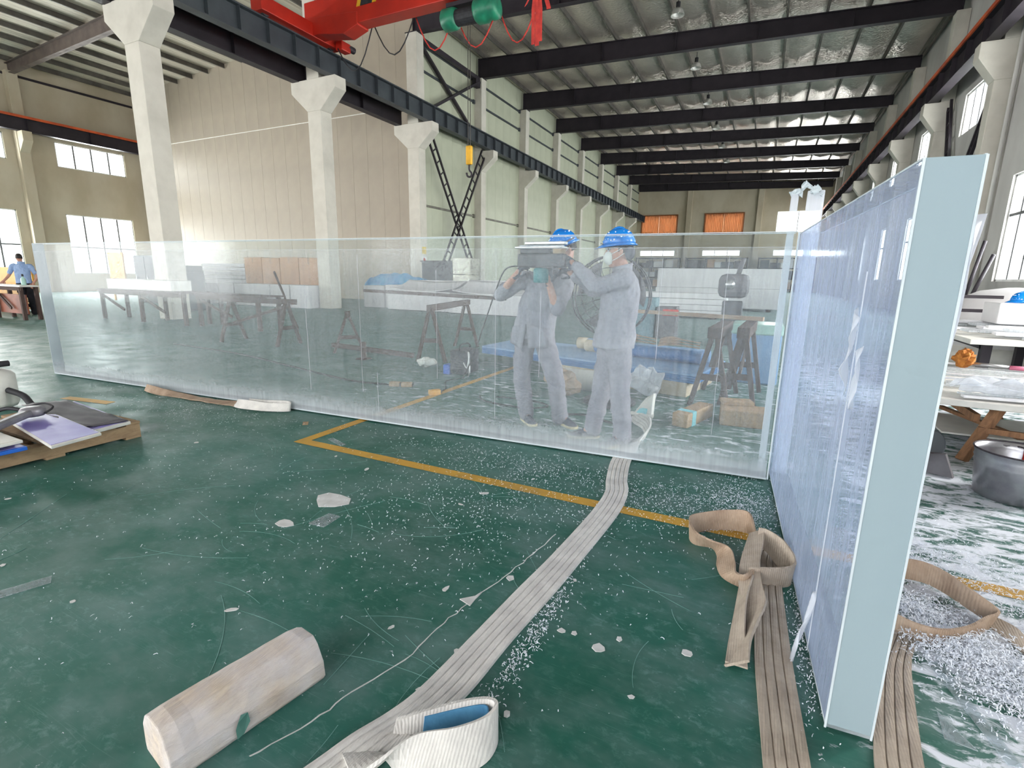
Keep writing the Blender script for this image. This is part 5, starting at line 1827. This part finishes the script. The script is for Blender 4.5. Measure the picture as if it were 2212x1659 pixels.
MB().hexa([(-1.06, 5.19, .03), (-.95, 5.165, .03), (-.95, 5.17, .03), (-1.06, 5.195, .03), (-1.0, 5.295, .11), (-.95, 5.28, .12), (-.95, 5.285, .12), (-1.0, 5.30, .11)]).build('cyan_print', M_CYAN, cb)
MB().box(-1.12, -.88, 5.1, 5.22, .0, .03).build('base', M_SHEETW, cb)

# industrial fan
fan = thing('pedestal_fan', 'large round-guarded industrial fan standing behind the two workers', 'fan', (-1.46, 5.42, 0))
fc = V((-1.46, 5.4, 1.215))
for r, y in ((.42, 5.36), (.42, 5.46), (.30, 5.33), (.17, 5.31)):
    MB().tube([fc + V((r * math.cos(2 * PI * i / 40), y - 5.4, r * math.sin(2 * PI * i / 40))) for i in range(41)], .009 if r > .4 else .004, 6).build('guard_ring', M_BLKM, fan, smooth=True)
g0 = None
for i in range(20):
    a = 2 * PI * i / 20
    MB().tube([fc + V((.06 * math.cos(a), -.1, .06 * math.sin(a))), fc + V((.3 * math.cos(a), -.07, .3 * math.sin(a))), fc + V((.42 * math.cos(a), -.04, .42 * math.sin(a)))], .003, 5).build('guard_spoke', M_BLKM, fan)
MB().lathe([(.05, 5.29), (.06, 5.3), (.06, 5.5), (.08, 5.52), (.08, 5.66), (.04, 5.7)], 16, (fc.x, 0, fc.z), 'y').build('motor', M_BLKM, fan, smooth=True)
for i in range(3):
    a0 = 2 * PI * i / 3 + .4
    MB().surf(lambda u, v, a0=a0: tuple(fc + V(((.06 + .32 * u) * math.cos(a0 + (v - .5) * .9 * (.5 + u)), .05 * (v - .5), (.06 + .32 * u) * math.sin(a0 + (v - .5) * .9 * (.5 + u))))), 5, 5).build('blade', M_DGREY, fan, smooth=True, solid=.004)
MB().tube([(fc.x, 5.58, 1.15), (fc.x, 5.6, .05)], .025, 10).build('pole', M_BLKM, fan)
MB().lathe([(.3, 0), (.3, .03), (.05, .06)], 24, (fc.x, 5.6, 0)).build('base', M_BLKM, fan, smooth=True)

# blue-film sheet stack
M_BLUF = pm('blue_sheet_film', srgb(130, 166, 204), srgb(112, 150, 192), 1.5, .45)
M_BLUD = pm('deep_blue_film_edge', srgb(48, 104, 162), srgb(62, 118, 172), 2, .5)
M_CARD = pm('beige_foam_base', srgb(200, 184, 160), srgb(184, 168, 146), 2, .8)
st_ = thing('sheet_stack', 'low stack of blue-filmed acrylic sheets behind the workers', 'stack', (-2.2, 7.1, 0))
MB().hexa([(-2.75, 6.72, 0), (-.7, 6.28, 0), (-.5, 7.4, 0), (-2.6, 7.8, 0), (-2.75, 6.72, .19), (-.7, 6.28, .19), (-.5, 7.4, .19), (-2.6, 7.8, .19)]).build('foam_base', M_CARD, st_, bevel=.01)
c4 = [(-3.95, 7.02), (-.58, 6.2), (-.36, 7.5), (-3.85, 8.2)]
for k in range(4):
    z = .19 + k * .03
    MB().hexa([(x, y, z) for x, y in c4] + [(x, y, z + .028) for x, y in c4]).build('blue_sheet', M_BLUD if k < 3 else M_BLUF, st_, bevel=.004)
for i, (ya, yb, x0, x1, r) in enumerate(((7.38, 6.98, -2.3, -.62, .085), (7.6, 7.2, -2.5, -.55, .085))):
    MB().tube([(x0, ya, .31 + r), (x1, yb, .31 + r)], r, 18).build('blue_roll', M_BLUD if i == 0 else M_BLUF, st_, smooth=True)
    MB().tube([(x0 - .02, ya + .005, .31 + r), (x0 + .14, ya - .03, .31 + r)], r + .004, 18).build('roll_end_wrap', M_CARD, st_, smooth=True)
for lab, cx, cy in (('folded tan sling lying on the blue rolls beside the right worker', -1.55, 7.28), ('folded tan sling lying on the blue rolls by the caked trestle', -.95, 7.14)):
    sl = thing('lifting_sling', lab, 'sling', (cx, cy, .485))
    for k in range(3):
        strap('folded_strap', [(cx - .26, cy + .06 * k - .05, .515 + .03 * k, 0, .05, .01), (cx - .1, cy + .05 * k - .08, .55 + .03 * k, 0, .05, .015), (cx + .12, cy + .05 * k - .1, .53 + .03 * k, 0, .05, -.01), (cx + .28, cy + .04 * k - .1, .515 + .03 * k, 0, .05, 0)], M_WEBT, sl, .012)
bs = thing('blue_crate', 'pale blue wrapped block standing behind the corner joint', 'block', (.0, 7.8, 0))
MB().box(-.32, .3, 7.6, 8.2, 0, .8).build('wrapped_block', M_BLUF, bs, bevel=.03)
MB().box(-.33, .31, 7.58, 8.22, .68, .82).build('cover', M_BOT, bs, bevel=.02)

# ------------------------------------------------------------------ goods along the partition
M_CARDB = pm('brown_cardboard', srgb(186, 150, 120), srgb(172, 136, 108), 1.2, .85, bump=.1)
M_FOAMW = pm('white_foam_block', srgb(214, 212, 212), srgb(200, 198, 200), 1.0, .85, bump=.08)


def carton(name, label, x0, x1, y0, y1, z0, z1, mat, group, flap=True, cat='box'):
    r_ = thing(name, label, cat, ((x0 + x1) / 2, (y0 + y1) / 2, z0), group)
    MB().box(x0, x1, y0, y1, z0, z1).build('box_body', mat, r_, bevel=.012)
    if flap:
        MB().box((x0 + x1) / 2 - .03, (x0 + x1) / 2 + .03, y0 - .002, y1 + .002, z1 - .002, z1 + .002).box((x0 + x1) / 2 - .03, (x0 + x1) / 2 + .03, y0 - .003, y0, z1 - .25, z1).build('seam_tape', M_WEBT, r_)
    return r_


for i in range(4):
    x = -20.43 + i * 1.1
    carton('cardboard_box', 'tall brown carton, %s from the left in the row by the partition' % ORD[i], x, x + 1.08, 15.2, 16.0, .90, 2.0 - .03 * (i % 2), M_CARDB, 'tall brown cartons by the partition')
for i in range(5):
    o = MB().box(-23.4, -20.45, 15.2, 16.2, .9 + i * .17, .9 + i * .17 + .15).build('foam_plank', M_FOAMW, bevel=.015)
    recentre(o, (-21.9, 15.7, .9 + i * .17))
    tag(o, 'white plank, %s from the bottom of the pile left of the cartons' % ORD[i], 'plank', 'white planks piled left of the cartons')
for i, (a, b) in enumerate(((-23.4, -20.5), (-20.4, -18.25), (-18.2, -17.1), (-17.05, -16.02))):
    carton('foam_block', 'white foam block, %s from the left under the brown cartons' % ORD[i], a, b, 14.6, 16.3, 0, .895, M_FOAMW, 'white blocks under the cartons', False, 'block')
for i, (a, b, h) in enumerate(((-15.3, -14.2, .9), (-14.12, -13.5, .95))):
    carton('foam_block', 'white foam block under the blue tarp, %s from the left' % ORD[i], a, b, 16.9, 18.6, 0, h, M_FOAMW, 'white blocks under the tarp', False, 'block')


def tub(label, x0, x1, y0, y1, h0, h1):
    r_ = thing('acrylic_trough', label, 'trough', ((x0 + x1) / 2, (y0 + y1) / 2, 0), 'white curved troughs by the partition')
    MB().box(x0, x1, y0, y1, 0.02, h0).build('front_block', M_FOAMW, r_, bevel=.015)
    MB().surf(lambda u, v: (x0 + .1 + (x1 - x0 - .2) * u, y0 + .05 + (y1 - y0 - .1) * v, h0 + .01 + (h1 - h0) * (v ** 2) + .12 * (abs(2 * u - 1) ** 3) * (1 - v * .5)), 14, 10).build('curved_sheet', M_FOAMW, r_, smooth=True, solid=.03)
    MB().box(x0, x1, y1, y1 + .08, .02, h1 + .06).build('back_board', M_FOAMW, r_, bevel=.01)
    MB().box(x0 + .05, x1 - .05, y0 + .05, y1, 0, .02).build('skid', M_STEEL_D, r_)
    return r_


tub('white curved trough left of the foil-wrapped box', -13.45, -10.5, 16.2, 17.6, .75, 1.1)
tub('white curved trough right of the foil-wrapped box', -10.4, -6.7, 16.0, 17.4, .72, 1.15)
tp = MB().surf(lambda u, v: (-16.0 + 2.9 * u + .12 * noise.noise(V((u * 5, v * 4, 2))), 17.75 + 1.0 * v, .99 + (.02 + .42 * math.sin(PI * min(1, max(0, v * 1.1))) * (.5 + .5 * math.sin(PI * u) + .25 * noise.noise(V((u * 7, v * 5, 0))))) - (.16 * (1 - v) ** 3 * (1 + noise.noise(V((u * 9, 0, 1)))))), 40, 16).build('blue_tarp', pm('blue_tarpaulin', srgb(46, 128, 188), srgb(66, 160, 206), 3, .4, bump=.3, bscale=12), smooth=True, solid=.01)
recentre(tp, (-14.0, 17.4, .95))
tag(tp, 'crumpled bright blue tarp on the white blocks', 'tarp')
fb = thing('foil_wrapped_box', 'tall box wrapped in crinkled silver foil by the hall wall', 'box', (-11.6, 19.2, 0))
M_FOILB = NT('crinkled_silver_foil')
_v = M_FOILB.coord((1, 1, 2))
M_FOILB.done(M_FOILB.pbr(srgb(224, 220, 208), .22, 1.0, M_FOILB.bump(M_FOILB.noise(_v, 9, 6, .7, 1.0), 1.0, .08)))
M_FOILB = MATS['crinkled_silver_foil']
for z0, z1 in ((.05, .72), (.74, 1.4), (1.42, 2.1)):
    MB().box(-12.05, -11.15, 18.8, 19.6, z0, z1).build('wrapped_layer', M_FOILB, fb, bevel=.04)
MB().box(-12.1, -11.1, 18.75, 19.65, 0, .05).build('skid', M_WOODG, fb)
cab = thing('control_cabinet', 'dark grey machine cabinet behind the blue tarp', 'cabinet', (-13.2, 19.6, 0))
MB().box(-14.0, -12.3, 19.3, 20.2, .05, 1.95).build('cabinet_body', M_STEEL_G, cab, bevel=.02)
MB().box(-14.05, -12.25, 19.25, 20.25, 1.95, 2.0).build('cabinet_top', M_STEEL_D, cab)
for x in (-13.15,):
    MB().box(x - .82, x + .82, 19.28, 19.3, .15, 1.85).build('door', M_STEEL_G, cab, bevel=.005)

# ------------------------------------------------------------------ deep hall: wrapped sheets, machines, racks
ws = thing('wrapped_sheet_stack', 'big white-wrapped stack of sheets deep in the hall', 'stack', (-2.0, 25.6, 0))
for k in range(2):
    MB().box(-4.6 + .04 * (k % 2), .75, 25 + .03 * (k % 3), 27.2, .12 + k * .87, .12 + k * .87 + .865).build('sheet_bundle', M_FOAMW, ws, bevel=.02)
for x in (-4.2, -2.0, .3):
    MB().box(x - .1, x + .1, 25.1, 27.1, 0, .12).build('bearer', M_WOODG, ws)
ws = thing('wrapped_sheet_stack', 'lower white-wrapped stack of sheets in front of the big one', 'stack', (-2.6, 19.6, 0))
for k in range(4):
    MB().box(-4.9, -1.1, 19.1 + .03 * k, 20.4, .1 + k * .2, .1 + k * .2 + .19).build('sheet_bundle', M_FOAMW, ws, bevel=.02)
for x in (-4.6, -1.5):
    MB().box(x - .1, x + .1, 19.2, 20.3, 0, .1).build('bearer', M_WOODG, ws)
gm = thing('grinding_machine', 'dark upright machine with round head deep behind the corner joint', 'machine', (-.55, 12, 0))
MB().box(-.75, -.35, 11.8, 12.2, 0, .95).build('column', M_BLKM, gm, bevel=.02)
MB().box(-.86, -.26, 11.65, 12.1, 1.02, 1.52).build('round_head', M_DGREY, gm, bevel=.13)
MB().lathe([(.09, 11.55), (.1, 11.6), (.06, 11.62)], 14, (-.62, 0, 1.3), 'y').build('spindle', M_ALU, gm, smooth=True)
MB().tube([(-.5, 11.9, 1.5), (-.42, 11.9, 1.85)], .05, 10).build('motor_stub', M_DGREY, gm, smooth=True)
M_STEEL_T = pm('grey_teal_steel', srgb(92, 126, 136), None, 3, .5)
dr = thing('drill_stand', 'dark machine stand with red box behind the right worker shoulder', 'machine', (-2.05, 12.5, 0))
MB().box(-2.2, -1.75, 12.3, 12.8, 0, .75).build('stand', M_DGREY, dr, bevel=.02)
MB().box(-2.05, -1.7, 12.25, 12.3, .55, .7).build('red_box', M_RED, dr, bevel=.01)
MB().box(-2.7, -2.25, 12.4, 12.9, 0, .95).build('teal_box', M_STEEL_T, dr, bevel=.02)
for i, (x0, x1) in enumerate(((-15.0, -9.8), (-8.9, -2.0), (-.8, 5.0))):
    rk = thing('storage_rack', 'dark storage rack full of stock against the far wall, %s from the left' % ORD[i], 'rack', ((x0 + x1) / 2, 67.6, 0), 'storage racks at the far wall')
    n = 4
    for k in range(n):
        x = x0 + (x1 - x0) * k / (n - 1)
        for y in (66.9, 68.3):
            MB().box(x - .06, x + .06, y - .06, y + .06, 0, 3.9).build('upright', M_STEEL_D, rk)
    for z in (.2, 1.4, 2.6, 3.75):
        MB().box(x0, x1, 66.85, 68.35, z, z + .1).build('shelf', M_STEEL_D, rk)
    r2 = random.Random(i)
    for z in (.3, 1.5, 2.7):
        x = x0 + .2
        while x < x1 - 1.0:
            w = r2.uniform(.6, 1.4)
            MB().box(x, x + w, 67.0, 68.2, z, z + r2.uniform(.5, .95)).build('stock', r2.choice([M_DGREY, M_STEEL_G, M_CARDB, M_STEEL_D, M_FOAMW]), rk)
            x += w + .08

# ------------------------------------------------------------------ right side: low table, acrylic strips, bucket
M_STRIP = mat_acrylic('clear_strip_acrylic', .34, srgb(232, 234, 238), .2, 0.0, gloss=.6, blend=.3)
M_STRIPW = pm('white_edge_strip', srgb(232, 232, 234), srgb(212, 212, 218), 6, .35, spec=.6)
t1 = thing('trestle_table', 'low trestle table loaded with clear strips at the right edge', 'table', (2.3, 5.9, 0))
MB().hexa([(1.36, 5.05, .46), (3.4, 4.85, .46), (3.5, 6.9, .46), (1.62, 7.0, .46), (1.36, 5.05, .51), (3.4, 4.85, .51), (3.5, 6.9, .51), (1.62, 7.0, .51)]).build('table_top', M_SHEETW, t1, bevel=.006)
for (fx, fy), (tx_, ty) in (((1.6, 5.12), (1.82, 5.25)), ((2.28, 5.0), (2.05, 5.2)), ((1.62, 6.55), (1.8, 6.5)), ((2.3, 6.5), (2.05, 6.5)), ((3.2, 5.1), (3.1, 5.3)), ((3.2, 6.5), (3.1, 6.4))):
    MB().bar((fx, fy, 0), (tx_, ty, .46), .07, .06).build('leg', M_WOODB, t1, bevel=.004)
for z in (.17, .26):
    MB().bar((1.68, 5.18, z), (2.2, 5.08, z), .03, .045).build('crossbar', M_WOODB, t1)
MB().bar((1.7, 5.3, .33), (1.7, 6.5, .33), .04, .06).build('rail', M_WOODB, t1)
MB().bar((2.0, 5.3, .2), (1.75, 6.4, .18), .05, .03).build('rail', M_WOODB, t1)
MB().box(1.55, 2.6, 5.5, 6.3, .12, .135).build('lower_board', M_SHEETW, t1)
r3 = random.Random(5)
for i in range(16):
    y = 5.15 + i * .1 + r3.uniform(-.03, .03)
    x0 = 1.42 + .12 * r3.random() + (y - 5.05) * .13
    L = r3.uniform(1.2, 1.9)
    z = .512 + .022 * (i % 4) + .012 * r3.random()
    rot = r3.uniform(-.12, .10)
    o = MB().obox((x0 + L / 2, y, z + .009), (L, r3.uniform(.025, .07), .016), (0, 0, rot)).build('acrylic_strip', M_STRIP if i % 3 else M_STRIPW, bevel=.002)
    recentre(o, (x0 + L / 2, y, z))
    tag(o, '%s acrylic strip on the low right table, %s from its front edge' % ('clear' if i % 3 else 'white', ORD[i]), 'strip', 'acrylic strips heaped on the low right table')
br = thing('hand_brush', 'orange bristle brush with pink-banded wooden handle on the low table', 'brush', (1.9, 6.55, .58))
M_BRIS = pm('orange_bristles', srgb(196, 130, 60), srgb(156, 92, 40), 18, .9, bump=.6, bscale=90)
crumple((1.9, 6.55, .67), .09, (.9, 1, 1), .45, 3.3, fr=26).build('bristles', M_BRIS, br)
MB().tube([(1.97, 6.55, .62), (2.25, 6.52, .61)], .02, 8).build('ferrule', M_ALU, br, smooth=True)
MB().tube([(2.25, 6.52, .61), (2.38, 6.5, .61)], .022, 8).build('pink_band', pm('pink_paint', srgb(226, 128, 158), None, 4, .5), br, smooth=True)
MB().tube([(2.38, 6.5, .61), (2.95, 6.42, .61)], .022, 8).build('handle', M_WOODP, br, smooth=True)
o = crumple((1.9, 5.3, .60), .26, (1.4, .5, .18), .5, 8.1).build('plastic_wrap', M_FILM)
recentre(o, (1.9, 5.3, .55))
tag(o, 'crumpled clear wrap lying on the front of the low table', 'wrap')

M_BUCK = NT('galvanised_bucket_metal')
_v = M_BUCK.coord()
M_BUCK.done(M_BUCK.pbr(M_BUCK.ramp(M_BUCK.noise(_v, 8, 5), [(.3, srgb(176, 176, 180)), (.7, srgb(140, 140, 146))]), .32, .9, M_BUCK.bump(M_BUCK.noise(_v, 14, 4), .15, .01)))
M_BUCK = MATS['galvanised_bucket_metal']
bk = thing('metal_bucket', 'galvanised metal bucket on the floor at the right edge', 'bucket', (1.66, 4.36, 0))
MB().lathe([(.185, .0), (.2, .01), (.222, .22), (.228, .235), (.224, .25), (.231, .265), (.227, .28), (.236, .32), (.238, .325), (.23, .322), (.22, .28), (.195, .03), (.0, .03)], 40).build('bucket_body', M_BUCK, bk, smooth=True, local=True)
MB().tube([(.237 * math.cos(2 * PI * i / 40), .237 * math.sin(2 * PI * i / 40), .325) for i in range(41)], .006, 6).build('rim', M_STEEL_D, bk, smooth=True, local=True)
for s in (-1, 1):
    MB().box(-.02, .02, s * .235 - .012, s * .235 + .012, .26, .31).build('handle_lug', M_BUCK, bk, bevel=.004, local=True)
MB().tube([(.06, -.235 * math.cos(PI * i / 20), .29 + .035 * math.sin(PI * i / 20)) for i in range(21)], .005, 6).build('bail_handle', M_STEEL_D, bk, smooth=True, local=True)
MB().tube([(-.05, -.18, .06), (.1, .2, .3)], .012, 8).build('stick_inside', M_RED, bk, local=True)
sw = thing('circular_saw_guard', 'grey saw blade and guard piece lying by the panel foot', 'tool', (1.28, 4.75, 0))
MB().lathe([(.02, 0), (.12, 0), (.125, .004), (.12, .008), (.02, .008)], 30, (0, 0, 0), 'x').build('saw_blade', M_STEEL_G, sw, local=True)
for o in sw.children:
    o.location = (.02, .06, .17)
    o.rotation_euler = (0, .25, .5)
MB().hexa([(-.05, -.12, .01), (.12, -.2, .01), (.14, -.16, .01), (-.04, -.04, .01), (.0, -.06, .14), (.08, -.1, .16), (.1, -.06, .16), (.0, .0, .14)]).build('guard', M_DGREY, sw, bevel=.006, local=True)

t2 = thing('trestle_table', 'second table further back piled with white offcuts at the right', 'table', (3.8, 9.4, 0))
MB().box(2.35, 5.2, 8.0, 10.8, .68, .74).build('table_top', M_SHEETW, t2, bevel=.006)
for x in (2.6, 3.7, 5.0):
    for y in (8.3, 10.5):
        MB().box(x - .05, x + .05, y - .05, y + .05, 0, .68).build('leg', M_STEEL_D, t2)
    MB().box(x - .05, x + .05, 8.3, 10.5, .6, .68).build('cross_rail', M_STEEL_D, t2)
for i in range(14):
    y = 8.1 + i * .18
    L = r3.uniform(1.0, 2.3)
    x0 = 2.4 + r3.uniform(0, .5)
    z = .742 + .038 * (i % 3)
    o = MB().obox((x0 + L / 2, y, z + .02), (L, r3.uniform(.1, .3), .035), (0, 0, r3.uniform(-.14, .12))).build('acrylic_strip', M_STRIPW if i % 2 else M_STRIP, bevel=.003)
    recentre(o, (x0 + L / 2, y, z))
    tag(o, '%s acrylic offcut on the second right table, %s from its front edge' % ('white' if i % 2 else 'clear', ORD[i]), 'strip', 'acrylic offcuts piled on the second right table')
crate = thing('dark_frame', 'dark steel frame on the second table at the right edge', 'frame', (2.9, 10.6, .74))
for (a, b) in (((2.6, 10.6, .98), (3.9, 10.6, .98)), ((2.65, 10.6, .74), (2.65, 10.6, 1.2)), ((3.85, 10.6, .74), (3.85, 10.6, .98)), ((2.5, 10.6, 1.2), (3.4, 10.6, 1.2))):
    MB().bar(a, b, .06, .05).build('bar', M_STEEL_D, crate)
dm = thing('acrylic_dome', 'white domed acrylic cover at the far right under the window', 'dome', (3.9, 11.6, 0))
MB().lathe([(1.15, .35), (1.12, .6), (1.0, .9), (.8, 1.12), (.5, 1.28), (.15, 1.34), (.02, 1.345)], 30, (4.0, 11.9, 0)).build('dome_shell', M_FOAMW, dm, smooth=True)
MB().lathe([(1.2, .0), (1.2, .35), (1.1, .36)], 30, (4.0, 11.9, 0)).build('base_ring', M_SHEETW, dm, smooth=True)
hb_ = thing('safety_helmet', 'blue safety helmet lying at the right edge by the white dome', 'helmet', (3.28, 9.6, 1.1))
HF = Frame((3.28, 9.6, 1.13), (-.9, -.4, 0))
helmet(hb_, HF)
bx_ = thing('foam_block', 'white box under the blue helmet at the right edge', 'block', (3.45, 9.7, .85))
MB().box(3.0, 4.0, 9.4, 10.0, .855, 1.15).build('box_body', M_FOAMW, bx_, bevel=.02)
for i, (p, q, lab) in enumerate((((5.45, 20.2, .02), (5.6, 19.5, 2.6), 'dark pole leaning on the right wall, left one'), ((5.3, 19.6, .02), (5.7, 19.0, 2.2), 'dark pole leaning on the right wall, right one'))):
    o = MB().tube([p, q], .05, 8).lathe([(.07, 0), (.07, .02)], 8, (p[0], p[1], 0)).build('leaning_pole', M_STEEL_D, smooth=True)
    recentre(o, p)
    tag(o, lab, 'pole', 'poles leaning on the right wall')
